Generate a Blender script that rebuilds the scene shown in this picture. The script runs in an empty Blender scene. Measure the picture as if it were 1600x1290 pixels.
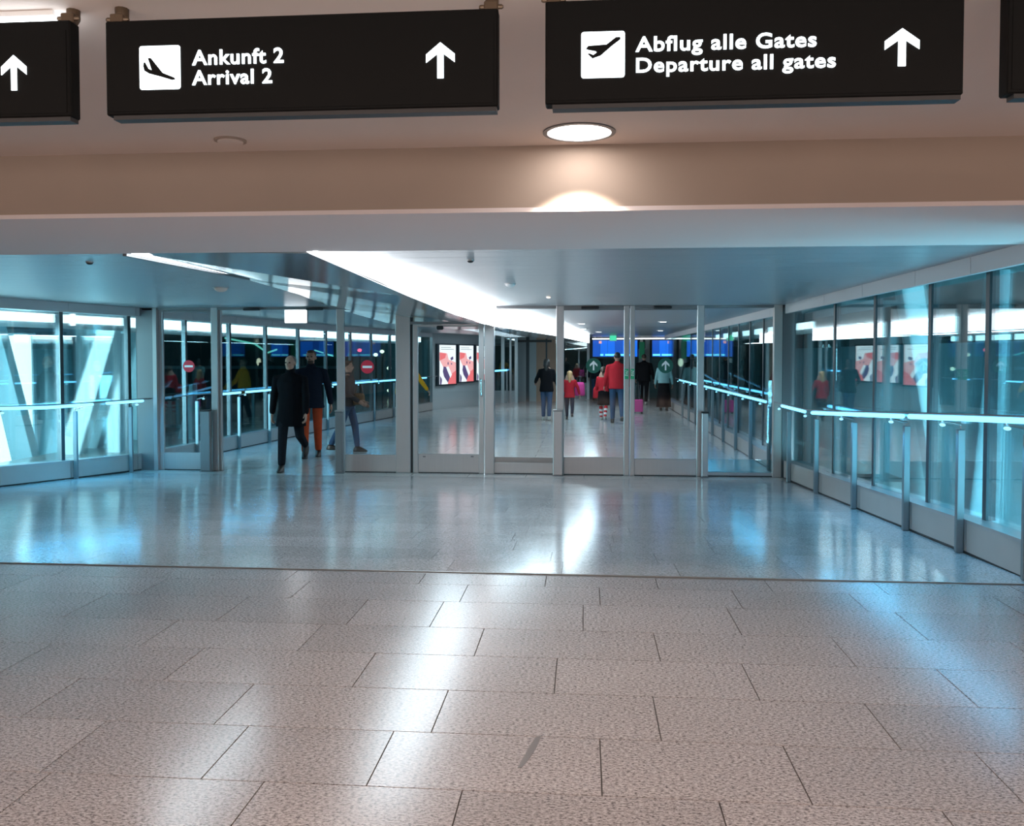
import bpy, bmesh, math, random
from mathutils import Vector, Matrix
random.seed(7)
R = math.radians
sc = bpy.context.scene
COL = sc.collection

# ------------------------------------------------------------------ camera
F = 1350.0                     # focal length in pixels of the 1600 px wide frame
EYE = 1.42                     # lens height above the hall floor
YAW = math.atan(113.0 / F)     # camera turned left of the corridor axis
PITCH = math.atan(44.0 / F)
cam_d = bpy.data.cameras.new('camera'); cam = bpy.data.objects.new('camera', cam_d); COL.objects.link(cam)
cam.location = (0, 0, EYE); cam.rotation_euler = (math.pi/2 - PITCH, 0, YAW)
cam_d.sensor_width = 36; cam_d.lens = 36 * F / 1600; cam_d.shift_y = -45/1600
cam_d.clip_start = .05; cam_d.clip_end = 300
sc.camera = cam

# ------------------------------------------------------------------ world, lights, exposure
sc.view_settings.view_transform = 'Standard'; sc.view_settings.look = 'None'
sc.view_settings.gamma = 1; sc.view_settings.use_curve_mapping = False
sc.view_settings.exposure = 0.35
w = bpy.data.worlds.new('night'); sc.world = w; w.use_nodes = True
w.node_tree.nodes['Background'].inputs[0].default_value = (.012, .03, .036, 1)
w.node_tree.nodes['Background'].inputs[1].default_value = 1.0

def area(name, loc, size, power, color, rot=(0, 0, 0), spread=180):
    l = bpy.data.lights.new(name, 'AREA'); l.shape = 'RECTANGLE'; l.size, l.size_y = size
    l.energy = power; l.color = color; l.spread = R(spread)
    o = bpy.data.objects.new(name, l); o.location = loc; o.rotation_euler = rot; COL.objects.link(o)
    return o
WARM = (1, .87, .79)
for X in (-4.5, -1.5, 1.5, 4.5):
    area('hall_ceiling_lamp', (X, 1.1, 2.42), (1.0, .5), 5.5, WARM, spread=125)
    area('hall_ceiling_lamp', (X, -3, 2.42), (1.5, .8), 9, WARM, spread=125)
area('hall_ceiling_fill', (0, -1.4, 1.45), (11, 2.6), 600, WARM, (R(180), 0, 0))  # added upward fill to brighten the hall ceiling, no fitting there
# corridor lamps
COOL = (.70, .89, 1)
for (X, Y, ln, wd, p, rz_) in ((-1.62, 9.0, 5.6, .42, 46, 2), (-3.12, 7.0, 1.9, .2, 16, 0), (-1.15, 15.4, 5.4, .34, 75, -7), (-.35, 21.5, 6, .34, 75, -6), (.2, 27.5, 5, .34, 60, -4), (-3.0, 27.0, 4, .3, 45, 0)):
    area('ceiling_band_lamp', (X, Y, EYE + (.42 if X > -2 else .70)), (wd, ln), p, COOL, (0, 0, R(rz_)))
area('river_floodlight', (-9.5, 10.2, 1.0), (.6, 2.2), 560, (.75, .95, 1), (R(90), 0, R(-25)))
area('river_floodlight', (4.4, 6.0, -.5), (.8, 3.0), 420, (.45, .85, 1), (R(115), 0, R(15)))

area('backdrop_fill', (-10.0, 15.4, -.6), (2.6, .3), 60, (.55, .88, 1), (R(100), 0, 0))  # added fill lamp, brightens the panels behind the left struts
area('backdrop_fill', (4.3, 13, -1.2), (2.6, 10), 150, (.45, .85, 1), (0, R(-95), 0))  # added fill lamp for the pale sheet outside the right glass
LED = (.07, .56, 1)
for (x_, y_, z_, ln, p_, rz_) in ((2.66, 6.4, .85, 1.9, 6, 0), (2.66, 8.9, .76, 2.9, 13, 0), (2.66, 14.4, .70, 2.7, 9, 0), (-6.75, 11.2, .70, 2.0, 22, -17), (-6.1, 15.5, .70, 4.0, 16, -8), (-5.6, 20.5, .70, 3.6, 12, -9)):
    area('rail_led_line', (x_, y_, z_), (.02, ln), p_, LED, (0, 0, R(rz_)))
# ------------------------------------------------------------------ pixel rays -> world points at a real depth
_rot = Matrix.Rotation(YAW, 3, 'Z') @ Matrix.Rotation(math.pi/2 - PITCH, 3, 'X')
def ray(px, py):
    return _rot @ Vector(((px - 800) / F, -(py - 600) / F, -1))
def P(px, py, Y):
    r = ray(px, py); return Vector((0, 0, EYE)) + r * (Y / r.y)
def PZ(px, py, z):
    r = ray(px, py); return Vector((0, 0, EYE)) + r * ((z - EYE) / r.z)
LOW = EYE - 1.74               # floor level beyond the doors
Y_TOP, Y_BOT = 5.57, 12.3      # ramp
def zf(Y):
    if Y <= Y_TOP: return 0.0
    if Y >= Y_BOT: return LOW
    return LOW * (Y - Y_TOP) / (Y_BOT - Y_TOP)
CEIL = EYE + .73; HALL = EYE + 1.034
YD = 12.65                     # glass door line

# ------------------------------------------------------------------ materials
def mat(name, color=(.8, .8, .8), rough=.5, metal=0.0, emit=None, strength=0, spec=.5, bump=None, noise=None, coat=0):
    m = bpy.data.materials.new(name); m.use_nodes = True; nt = m.node_tree; b = nt.nodes['Principled BSDF']
    b.inputs['Base Color'].default_value = (*color, 1); b.inputs['Roughness'].default_value = rough
    b.inputs['Metallic'].default_value = metal; b.inputs['Specular IOR Level'].default_value = spec
    b.inputs['Coat Weight'].default_value = coat
    if emit:
        b.inputs['Emission Color'].default_value = (*emit, 1); b.inputs['Emission Strength'].default_value = strength
    if noise or bump:
        tc = nt.nodes.new('ShaderNodeTexCoord'); n = nt.nodes.new('ShaderNodeTexNoise')
        mp = nt.nodes.new('ShaderNodeMapping'); nt.links.new(tc.outputs['Object'], mp.inputs['Vector']); nt.links.new(mp.outputs[0], n.inputs['Vector'])
        sc_, amt, stretch = noise or bump
        n.inputs['Scale'].default_value = sc_; n.inputs['Detail'].default_value = 4
        mp.inputs['Scale'].default_value = stretch
        if noise:
            mx = nt.nodes.new('ShaderNodeMix'); mx.data_type = 'RGBA'
            mx.inputs[6].default_value = tuple(c * (1 - amt) for c in color) + (1,)
            mx.inputs[7].default_value = tuple(min(1, c * (1 + amt)) for c in color) + (1,)
            nt.links.new(n.outputs['Fac'], mx.inputs[0]); nt.links.new(mx.outputs[2], b.inputs['Base Color'])
        if bump:
            bp = nt.nodes.new('ShaderNodeBump'); bp.inputs['Strength'].default_value = amt; bp.inputs['Distance'].default_value = .01
            nt.links.new(n.outputs['Fac'], bp.inputs['Height']); nt.links.new(bp.outputs[0], b.inputs['Normal'])
    return m

def granite(name, c1, c2, c3, rough, joints=False):
    m = bpy.data.materials.new(name); m.use_nodes = True; nt = m.node_tree; N = nt.nodes; L = nt.links; b = N['Principled BSDF']
    g = N.new('ShaderNodeNewGeometry'); mp = N.new('ShaderNodeMapping'); mp.inputs['Scale'].default_value = (.8, 1.5, 1)
    L.new(g.outputs['Position'], mp.inputs['Vector'])
    n1 = N.new('ShaderNodeTexNoise'); n1.inputs['Scale'].default_value = 85; n1.inputs['Detail'].default_value = 6; n1.inputs['Roughness'].default_value = .82
    L.new(mp.outputs[0], n1.inputs['Vector'])
    r1 = N.new('ShaderNodeValToRGB'); e = r1.color_ramp.elements
    e[0].position = .41; e[0].color = (*c1, 1); e[1].position = .60; e[1].color = (*c3, 1)
    x = e.new(.475); x.color = (*c2, 1)
    L.new(n1.outputs['Fac'], r1.inputs[0])
    n2 = N.new('ShaderNodeTexNoise'); n2.inputs['Scale'].default_value = 2.2; n2.inputs['Detail'].default_value = 3; L.new(mp.outputs[0], n2.inputs['Vector'])
    oi = N.new('ShaderNodeObjectInfo')
    ad = N.new('ShaderNodeMath'); ad.operation = 'MULTIPLY_ADD'; ad.inputs[1].default_value = .16; ad.inputs[2].default_value = .86
    L.new(oi.outputs['Random'], ad.inputs[0])
    ad2 = N.new('ShaderNodeMath'); ad2.operation = 'MULTIPLY_ADD'; ad2.inputs[1].default_value = .2; L.new(n2.outputs['Fac'], ad2.inputs[0]); L.new(ad.outputs[0], ad2.inputs[2])
    mu = N.new('ShaderNodeVectorMath'); mu.operation = 'SCALE'; L.new(r1.outputs[0], mu.inputs[0]); L.new(ad2.outputs[0], mu.inputs['Scale'])
    col = mu.outputs[0]
    if joints:
        br = N.new('ShaderNodeTexBrick'); br.inputs['Scale'].default_value = 1; br.inputs['Brick Width'].default_value = .84
        br.inputs['Row Height'].default_value = .42; br.inputs['Mortar Size'].default_value = .005
        br.inputs[1].default_value = (1, 1, 1, 1); br.inputs[2].default_value = (.93, .93, .93, 1); br.inputs[3].default_value = (.45, .45, .45, 1)
        L.new(g.outputs['Position'], br.inputs['Vector'])
        m2 = N.new('ShaderNodeVectorMath'); m2.operation = 'MULTIPLY'; L.new(col, m2.inputs[0]); L.new(br.outputs[0], m2.inputs[1]); col = m2.outputs[0]
    L.new(col, b.inputs['Base Color'])
    rr = N.new('ShaderNodeMath'); rr.operation = 'MULTIPLY_ADD'; rr.inputs[1].default_value = .04; rr.inputs[2].default_value = rough - .02
    L.new(n2.outputs['Fac'], rr.inputs[0]); L.new(rr.outputs[0], b.inputs['Roughness'])
    b.inputs['Specular IOR Level'].default_value = .6
    bp = N.new('ShaderNodeBump'); bp.inputs['Strength'].default_value = .02; bp.inputs['Distance'].default_value = .002
    L.new(n2.outputs['Fac'], bp.inputs['Height']); L.new(bp.outputs[0], b.inputs['Normal'])
    return m

def glass(name, tint, refl, graze=.6):
    m = bpy.data.materials.new(name); m.use_nodes = True; nt = m.node_tree; N = nt.nodes; L = nt.links
    N.remove(N['Principled BSDF'])
    t = N.new('ShaderNodeBsdfTransparent'); t.inputs[0].default_value = (*tint, 1)
    g = N.new('ShaderNodeBsdfGlossy'); g.inputs['Roughness'].default_value = .01; g.inputs[0].default_value = (1, 1, 1, 1)
    lw = N.new('ShaderNodeLayerWeight'); lw.inputs[0].default_value = .3
    ma = N.new('ShaderNodeMath'); ma.operation = 'MULTIPLY_ADD'; ma.inputs[1].default_value = graze; ma.inputs[2].default_value = refl
    L.new(lw.outputs['Fresnel'], ma.inputs[0])
    mx = N.new('ShaderNodeMixShader'); L.new(ma.outputs[0], mx.inputs[0]); L.new(t.outputs[0], mx.inputs[1]); L.new(g.outputs[0], mx.inputs[2])
    L.new(mx.outputs[0], N['Material Output'].inputs[0])
    return m

def lamp(name, color, s): return mat(name, (.04, .04, .04), .5, emit=color, strength=s)

M = dict(
    tile=granite('speckled_granite', (.07, .06, .062), (.29, .262, .265), (.50, .465, .47), .22),
    ramp_tile=granite('polished_granite', (.13, .125, .13), (.33, .32, .325), (.52, .51, .52), .15),
    low_tile=granite('pale_granite', (.20, .19, .19), (.40, .39, .38), (.56, .55, .53), .16, joints=True),
    grout=mat('grout', (.10, .09, .09), .8),
    hall_ceil=mat('hall_plaster', (.74, .63, .57), .75, noise=(3, .03, (1, 1, 1))),
    fascia_plaster=mat('fascia_plaster', (.40, .315, .26), .8, noise=(3, .05, (1, 1, 1))),
    soffit=mat('soffit_plaster', (.82, .72, .71), .7),
    slat=mat('brushed_ceiling_metal', (.50, .52, .55), .30, .75, bump=(6, .35, (.03, 26, 1))),
    glossy_ceil=mat('lacquered_ceiling_panel', (.44, .47, .49), .16, .7),
    alu=mat('brushed_aluminium', (.44, .435, .44), .36, .7, noise=(4, .08, (40, 40, .6))),
    alu_dark=mat('dark_aluminium', (.19, .195, .205), .4, .6),
    kick=mat('kick_panel', (.44, .41, .39), .42, .45, noise=(5, .06, (1, 1, 1))),
    fasc=mat('wall_fascia', (.55, .55, .56), .45, .2),
    black=mat('black_metal', (.018, .018, .02), .45, .1),
    mull=mat('dark_mullion', (.03, .045, .055), .4, .3),
    sign=mat('sign_black', (.004, .004, .004), .6, 0, spec=.12),
    white_lit=lamp('sign_white', (.86, .96, 1), 2.6),
    strip=lamp('tube_light', (.88, .95, 1), 9),
    cove=lamp('cove_light', (.93, .96, 1), 4.5),
    window_band=lamp('window_band_light', (1, .97, .93), 1.6),
    blue=lamp('blue_rail_light', (.13, .55, 1), 3.0),
    blue_spot=lamp('rail_spot', (.25, .7, 1), 1.6),
    down=lamp('downlight_glow', (1, .93, .88), 14),
    warm_spot=lamp('small_warm_spot', (1, .8, .65), 3),
    clear=glass('door_glass', (.92, .96, .97), .02),
    teal=glass('tinted_glass', (.66, .88, .92), .12),
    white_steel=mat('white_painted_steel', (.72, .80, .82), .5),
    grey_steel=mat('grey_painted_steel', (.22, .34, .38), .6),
    panel_glow=lamp('glowing_panel', (.85, .97, 1), 2.6),  # glow put in for light falling on a white surface
    night=mat('night_facade', (.03, .07, .075), .5),
    city=lamp('city_lamp', (1, .85, .6), 2.5), city_red=lamp('red_lamp', (1, .08, .12), 3), city_green=lamp('green_neon', (.3, .9, .7), .6),
    red=mat('red_sticker', (.68, .02, .05), .5), white=mat('white_sticker', (.85, .85, .85), .5),
    dgreen=mat('dark_green_sticker', (.005, .10, .07), .5), green=mat('green_sticker', (.02, .38, .16), .5),
    wood=mat('brown_wood_panel', (.36, .21, .14), .5, noise=(3, .25, (12, 12, .8))),
    grey_wall=mat('grey_wall', (.36, .39, .40), .6),
    adw=lamp('ad_white', (.92, .97, 1), 1.0), adr=lamp('ad_red', (.95, .17, .18), .85), adp=lamp('ad_pink', (1, .45, .45), .9),
    adv=lamp('ad_violet', (.09, .05, .17), .9), adk=lamp('ad_text', (.35, .38, .40), .8),
    board=lamp('blue_board', (.005, .16, .85), .95), board2=lamp('blue_board_dark', (.005, .09, .55), .9), cyan=lamp('cyan_line', (.15, .75, 1), 1.4),
    exit=lamp('green_exit', (.05, .65, .35), 1.1), boxlit=lamp('lit_box', (.92, .97, 1), 4),
    post=mat('post_metal', (.20, .24, .26), .45, .5),
    bronze=mat('bronze_clamp', (.13, .09, .06), .4, .6),
    backdrop=mat('backdrop_blue_grey', (.34, .50, .55), .8, noise=(2, .08, (1, 1, 1))),
    teal_far=glass('tinted_glass_far', (.66, .88, .92), .015, .18),
    chrome=mat('chrome', (.6, .6, .6), .18, .9),
)

# ------------------------------------------------------------------ mesh helpers
def link_mesh(name, me, m, parent=None, local=False):
    o = bpy.data.objects.new(name, me); COL.objects.link(o)
    if m: me.materials.append(m)
    if parent:
        o.parent = parent
        if not local: o.matrix_parent_inverse = Matrix.Translation(-Vector(parent.location))
    return o
def obj(name, bm, m, parent=None, local=False, smooth=False):
    bmesh.ops.recalc_face_normals(bm, faces=bm.faces)
    if smooth:
        for f in bm.faces: f.smooth = True
    me = bpy.data.meshes.new(name); bm.to_mesh(me); bm.free()
    return link_mesh(name, me, m, parent, local)
def thing(name, label, cat, loc=(0, 0, 0), group=None, kind=None, rz=0):
    o = bpy.data.objects.new(name, None); COL.objects.link(o); o.location = loc; o.rotation_euler = (0, 0, rz)
    o.empty_display_size = .1
    if label: o['label'] = label
    if cat: o['category'] = cat
    if group: o['group'] = group
    if kind: o['kind'] = kind
    return o
def tag(o, label=None, cat=None, group=None, kind=None):
    for k, v in (('label', label), ('category', cat), ('group', group), ('kind', kind)):
        if v: o[k] = v
    return o
def hexa(bm, v8):
    v = [bm.verts.new(p) for p in v8]
    for f in ((0, 1, 2, 3), (7, 6, 5, 4), (0, 4, 5, 1), (1, 5, 6, 2), (2, 6, 7, 3), (3, 7, 4, 0)):
        bm.faces.new([v[i] for i in f])
    return bm
def NB(): return bmesh.new()
def box(a, b, bm=None):
    bm = bm or NB(); x0, y0, z0 = a; x1, y1, z1 = b
    return hexa(bm, [(x0, y0, z0), (x1, y0, z0), (x1, y1, z0), (x0, y1, z0), (x0, y0, z1), (x1, y0, z1), (x1, y1, z1), (x0, y1, z1)])
def bev(bm, w_, seg=1):
    bmesh.ops.bevel(bm, geom=list(bm.edges), offset=w_, segments=seg, affect='EDGES', profile=.5); return bm
def seg(p, q, off, t, z0, z1, bm=None):
    """upright slab from p to q (plan points), offset sideways by off, thickness t; z0,z1 are functions of Y or numbers"""
    bm = bm or NB(); p = Vector(p[:2]); q = Vector(q[:2]); d = (q - p).normalized(); n = Vector((-d.y, d.x))
    a, b = p + n * (off - t/2), q + n * (off - t/2); c, e = q + n * (off + t/2), p + n * (off + t/2)
    g = lambda z, Y: z(Y) if callable(z) else z
    return hexa(bm, [(a.x, a.y, g(z0, p.y)), (b.x, b.y, g(z0, q.y)), (c.x, c.y, g(z0, q.y)), (e.x, e.y, g(z0, p.y)),
                     (a.x, a.y, g(z1, p.y)), (b.x, b.y, g(z1, q.y)), (c.x, c.y, g(z1, q.y)), (e.x, e.y, g(z1, p.y))])
def prism(pts, d, bm=None):
    """extrude a planar 3D polygon by vector d"""
    bm = bm or NB(); d = Vector(d); a = [bm.verts.new(p) for p in pts]; b = [bm.verts.new(Vector(p) + d) for p in pts]
    bm.faces.new(a); bm.faces.new(b[::-1]); n = len(a)
    for i in range(n): bm.faces.new([a[i], b[i], b[(i+1) % n], a[(i+1) % n]])
    return bm
def limb(bm, pts, rad, n=10):
    pts = [Vector(p) for p in pts]; rings = []
    cap0 = (pts[0] - pts[1]).normalized(); cap1 = (pts[-1] - pts[-2]).normalized()
    P_ = [(pts[0] + cap0*rad[0]*.7, rad[0]*.6)] + list(zip(pts, rad)) + [(pts[-1] + cap1*rad[-1]*.7, rad[-1]*.6)]
    ref = Vector((0, 0, 1)) if abs((pts[-1]-pts[0]).normalized().z) < .8 else Vector((1, 0, 0))
    for i, (p, r) in enumerate(P_):
        a = P_[max(0, i-1)][0]; b = P_[min(len(P_)-1, i+1)][0]; d = (b - a).normalized()
        u = d.cross(ref).normalized(); v = d.cross(u)
        rings.append([bm.verts.new(p + (u*math.cos(2*math.pi*k/n) + v*math.sin(2*math.pi*k/n))*r) for k in range(n)])
    for A, B in zip(rings, rings[1:]):
        for k in range(n): bm.faces.new([A[k], A[(k+1) % n], B[(k+1) % n], B[k]])
    bm.faces.new(rings[0][::-1]); bm.faces.new(rings[-1])
    return bm
def loft(bm, secs, n=18):
    rings = [[bm.verts.new((c[0] + c[3]*math.cos(2*math.pi*k/n), c[1] + c[4]*math.sin(2*math.pi*k/n), c[2])) for k in range(n)] for c in secs]
    for A, B in zip(rings, rings[1:]):
        for k in range(n): bm.faces.new([A[k], A[(k+1) % n], B[(k+1) % n], B[k]])
    bm.faces.new(rings[0][::-1]); bm.faces.new(rings[-1])
    return bm
def ball(bm, c, r, n=10):
    g = bmesh.ops.create_uvsphere(bm, u_segments=n, v_segments=max(6, n-2), radius=1)
    for v in g['verts']: v.co = Vector((v.co.x*r[0] + c[0], v.co.y*r[1] + c[1], v.co.z*r[2] + c[2]))
    return bm
def cyl(bm, c, r, z0, z1, n=16, r2=None):
    r2 = r if r2 is None else r2
    return loft(bm, [(c[0], c[1], z0, r, r), (c[0], c[1], z1, r2, r2)], n)
def plate(x0, x1, y0, y1, Y, t=.03, bm=None):
    """upright slab facing the hall, corners given by sight lines, standing at depth Y"""
    a = P((x0+x1)/2, (y0+y1)/2, Y); l = P(x0, (y0+y1)/2, Y).x; r = P(x1, (y0+y1)/2, Y).x
    top = P((x0+x1)/2, y0, Y).z; bot = P((x0+x1)/2, y1, Y).z
    return box((l, Y, bot), (r, Y + t, top), bm)

# ------------------------------------------------------------------ floors
fl = tag(obj('floor', box((-8, -9, -.25), (8, Y_TOP - .04, -.012)), M['grout']), 'hall floor of pinkish grey speckled granite tiles in staggered rows', None, None, 'structure')
def tile(x0, x1, y0, y1, m, parent, g=.0025):
    x0 += g; x1 -= g; y0 += g; y1 -= g
    hexa_ = hexa(NB(), [(x0, y0, zf(y0) - .02), (x1, y0, zf(y0) - .02), (x1, y1, zf(y1) - .02), (x0, y1, zf(y1) - .02),
                        (x0, y0, zf(y0)), (x1, y0, zf(y0)), (x1, y1, zf(y1)), (x0, y1, zf(y1))])
    return obj('tile', hexa_, m, parent)
rowy = [PZ(800, y, 0).y for y in (1148.5, 1081, 1026, 982.5, 942, 915)]
known = {0: [(332, 1133), (674, 1143), (1032, 1150), (1397, 1157)], 1: [(250, 1066), (550, 1073), (866, 1081), (1184, 1087), (1515, 1092)],
         2: [(-90, 1010), (210, 1014), (462, 1019), (741, 1024), (1031, 1029), (1332, 1034), (1630, 1038)],
         3: [(90, 967), (335, 971), (541, 975), (671, 979), (911, 982), (1157, 988), (1439, 990)],
         4: [(-20, 930), (205, 934), (448, 938), (717, 942), (938, 945), (1160, 949), (1352, 951)],
         -1: [(-40, 1128), (158, 1133), (386, 1137), (615, 1143), (937, 1148), (1217, 1153), (1505, 1158)]}
rows = [(rowy[0] - .42*(k+1), rowy[0] - .42*k, -1-k) for k in range(3)] + [(rowy[i], rowy[i+1], i) for i in range(5)] + [(rowy[5], Y_TOP - .03, 5)]
for y0, y1, k in rows:
    J = sorted(PZ(px, py, 0).x for px, py in known[k]) if k in known else []
    if not J: J = [random.uniform(-.8, 0)]
    lim = 2.2 + .66 * y0
    while J[0] > -lim: J.insert(0, J[0] - random.uniform(.66, .86))
    while J[-1] < lim: J.append(J[-1] + random.uniform(.66, .86))
    for a, b in zip(J, J[1:]): tile(a, b, y0, y1, M['tile'], fl)
sm = [PZ(px, py, .0006) for px, py in ((838, 1150), (846, 1149), (838, 1168), (826, 1186), (816, 1198), (808, 1200), (820, 1180), (828, 1164))]
obj('scuff_mark', prism(sm, (0, 0, .0006)), mat('scuff', (.17, .155, .155), .35), fl)['label'] = 'small dark scuff mark'
jt = tag(obj('trim_1', box((-8, Y_TOP - .03, -.03), (8, Y_TOP + .03, -.006)), M['black']), 'dark expansion joint across the floor at the head of the ramp', None, None, 'structure')
obj('edge_strip', box((-8, Y_TOP - .03, -.03), (8, Y_TOP - .022, .001)), M['alu'], jt); obj('edge_strip', box((-8, Y_TOP + .02, -.03), (8, Y_TOP + .03, .001)), M['alu'], jt)
rb = NB(); hexa(rb, [(-9.2, Y_TOP + .03, -.6), (3.2, Y_TOP + .03, -.6), (3.2, Y_BOT, -.6), (-9.2, Y_BOT, -.6), (-9.2, Y_TOP + .03, -.012), (3.2, Y_TOP + .03, -.012), (3.2, Y_BOT, LOW - .012), (-9.2, Y_BOT, LOW - .012)])
ramp = tag(obj('ramp', rb, M['grout']), 'gently sloping polished granite ramp leading down to the glass doors', None, None, 'structure')
nr = 16; dy = (Y_BOT - Y_TOP - .03) / nr
for k in range(nr):
    y0 = Y_TOP + .03 + k*dy; x = -8.8 + random.uniform(0, .6); 
    while x < 2.81:
        wdt = random.uniform(.74, .9); x1 = min(x + wdt, 2.83)
        if x1 > 2.5: x1 = 2.83
        tile(x, x1, y0, y0 + dy, M['ramp_tile'], ramp, .0016); x = x1
tag(obj('floor', box((-9.5, Y_BOT, LOW - .2), (4.5, 40, LOW)), M['low_tile']), 'pale shiny granite floor of the corridor beyond the glass doors', None, None, 'structure')

# ------------------------------------------------------------------ hall ceiling, fascia, soffit
Y_F = 4.28; Y_S = 5.78
hc = tag(obj('ceiling', box((-8, -9, HALL), (8, Y_F, HALL + .1)), M['hall_ceil']), 'beige plastered hall ceiling carrying the black signs', None, None, 'structure')
tag(obj('wall_front', box((-8, Y_F, CEIL + .002), (8, Y_F + .12, HALL + .1)), M['fascia_plaster']), 'brownish downstand wall between hall ceiling and soffit', None, None, 'structure')
tag(obj('ceiling', box((-8.6, Y_F, CEIL - .02), (8, Y_S, CEIL + .002)), M['soffit']), 'pinkish grey plaster soffit below the brown downstand', None, None, 'structure')
tag(obj('wall_back', box((-8, -9.1, 0), (8, -9, HALL)), M['night']), None, None, None, 'structure')
tag(obj('wall_left', box((-8.1, -9, 0), (-8, Y_S, HALL)), M['hall_ceil']), None, None, None, 'structure')
tag(obj('wall_right', box((8, -9, 0), (8.1, Y_S, HALL)), M['hall_ceil']), None, None, None, 'structure')
tag(obj('wall_right', box((2.84, Y_TOP - .7, 0), (8, Y_TOP - .55, HALL)), M['hall_ceil']), None, None, None, 'structure')

# ------------------------------------------------------------------ wall paths
def on_path(path, px):
    """plan point where the sight line at column px meets a wall path"""
    r = ray(px, 560); r2 = Vector((r.x, r.y))
    for a, b in zip(path, path[1:]):
        a = Vector(a); b = Vector(b); d = b - a; den = r2.x*d.y - r2.y*d.x
        if abs(den) < 1e-9: continue
        t = (a.x*d.y - a.y*d.x) / den; u = (a.x*r2.y - a.y*r2.x) / den
        if -1e-3 <= u <= 1.001 and t > 0: return a + d*u
    return None
f2 = lambda v: (v.x, v.y)
LN = [f2(PZ(-330, 812, -.12)), f2(PZ(0, 764, LOW + .076)), f2(PZ(236, 731.5, LOW))]
LF = [f2(PZ(246, 729, LOW)), f2(PZ(380, 699.5, LOW)), f2(PZ(519, 669.5, LOW)), f2(PZ(618, 651, LOW)), f2(PZ(676, 640.5, LOW))]
XR = 2.83
RN = [(XR, Y_TOP - .55), (XR, YD - .12)]; RF = [(XR, YD + .15), (XR, 31.0)]
GT = EYE + .60                  # underside of fascia
def lerp_pts(path):
    return [Vector(p) for p in path]

def glazed_wall(name, label, path, px_mull, side, sill=.23, gm='teal'):
    """side=+1: outside lies to the left of the walking direction (near->far)"""
    root = thing(name, label, None, (path[0][0], path[0][1], zf(path[0][1])), kind='structure')
    pts = lerp_pts(path)
    cuts = [(0, Vector(pts[0]))]
    stations = [pts[0]] + [on_path(path, px) for px in px_mull] + [pts[-1]]
    stations = [s for s in stations if s is not None]
    stations += pts[1:-1]
    stations.sort(key=lambda s: s.y)
    uniq = [stations[0]]
    for s in stations[1:]:
        if (s - uniq[-1]).length > .25: uniq.append(s)
    uniq[-1] = pts[-1]
    for i, (a, b) in enumerate(zip(uniq, uniq[1:])):
        d = (b-a).normalized(); 
        obj('kick_panel', seg(a + d*.006, b - d*.006, side*.01, .02, lambda Y: zf(Y) + .02, lambda Y: zf(Y) + sill), M['kick'], root)
        obj('sill', seg(a + d*.003, b - d*.003, side*.08, .16, lambda Y: zf(Y) + sill, lambda Y: zf(Y) + sill + .025), M['alu'], root)
        obj('fascia_panel', seg(a + d*.004, b - d*.004, side*.02, .04, GT, CEIL - .001), M['fasc'], root)
        obj('pane', seg(a, b, side*.14, .012, lambda Y: zf(Y) + sill + .025, GT + .04), M[gm], root)
        obj('light_stop', seg(a, b, side*.06, .05, lambda Y: zf(Y) - .05, lambda Y: zf(Y) + sill - .002), M['black'], root)  # dark slab added to block floodlight leaking between the panels
        obj('plinth', seg(a, b, side*.025, .04, lambda Y: zf(Y), lambda Y: zf(Y) + .02), M['black'], root)
        if i: obj('mullion', seg(a - d*.03, a + d*.03, side*.16, .07, lambda Y: zf(Y) + sill + .025, GT + .03), M['mull'], root)
    return root, uniq
wl, sL = glazed_wall('wall_left', 'teal glazed left wall before the doors with low grey kick panels', LN, (-120, 108, 213), 1)
wl2, sL2 = glazed_wall('wall_left', 'long curved glazed left wall beyond the doors', LF, (302, 370, 426, 476, 520, 556, 588, 617, 650), 1, gm='teal_far')
wr, sR = glazed_wall('wall_right', 'teal glazed right wall beside the ramp with grey kick panels', RN, (1286, 1346, 1428, 1514), -1)
wr2, sR2 = glazed_wall('wall_right', 'straight glazed right wall beyond the doors', RF, (1202, 1180, 1160, 1143, 1128, 1115, 1104, 1086, 1072), -1)

# glowing bands outside the left glass, just below the fascia
def band(name, label, path, off, z0, z1, m, lab2=None, grp=None, hinge=True):
    root = thing(name, label, 'light', (path[0][0], path[0][1], z0), grp)
    for a, b in zip(path, path[1:]):
        obj('diffuser', seg(a, b, off, .05, z0, z1), m, root)
        obj('housing', seg(a, b, off + (.04 if off > 0 else -.04), .03, z0 - .08, z1 + .02), M['alu'], root)
    return root
band('strip_light', 'long white light band above the left windows before the doors', LN, .42, EYE + .47, EYE + .585, M['cove'])
band('strip_light', 'long white light band above the curved left windows beyond the doors', LF, .42, EYE + .45, EYE + .60, M['cove'])
band('strip_light', 'short white light line beyond the right glazing past the doors', [(3.55, 14.0), (3.35, 22.5)], -.02, EYE + .44, EYE + .54, M['cove'])
for x_, y_ in ((3.62, 14.4), (3.42, 22.2)): obj('mast', box((x_, y_, -6), (x_ + .06, y_ + .06, EYE + .5)), M['grey_steel'], bpy.data.objects['strip_light.002'])
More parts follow.
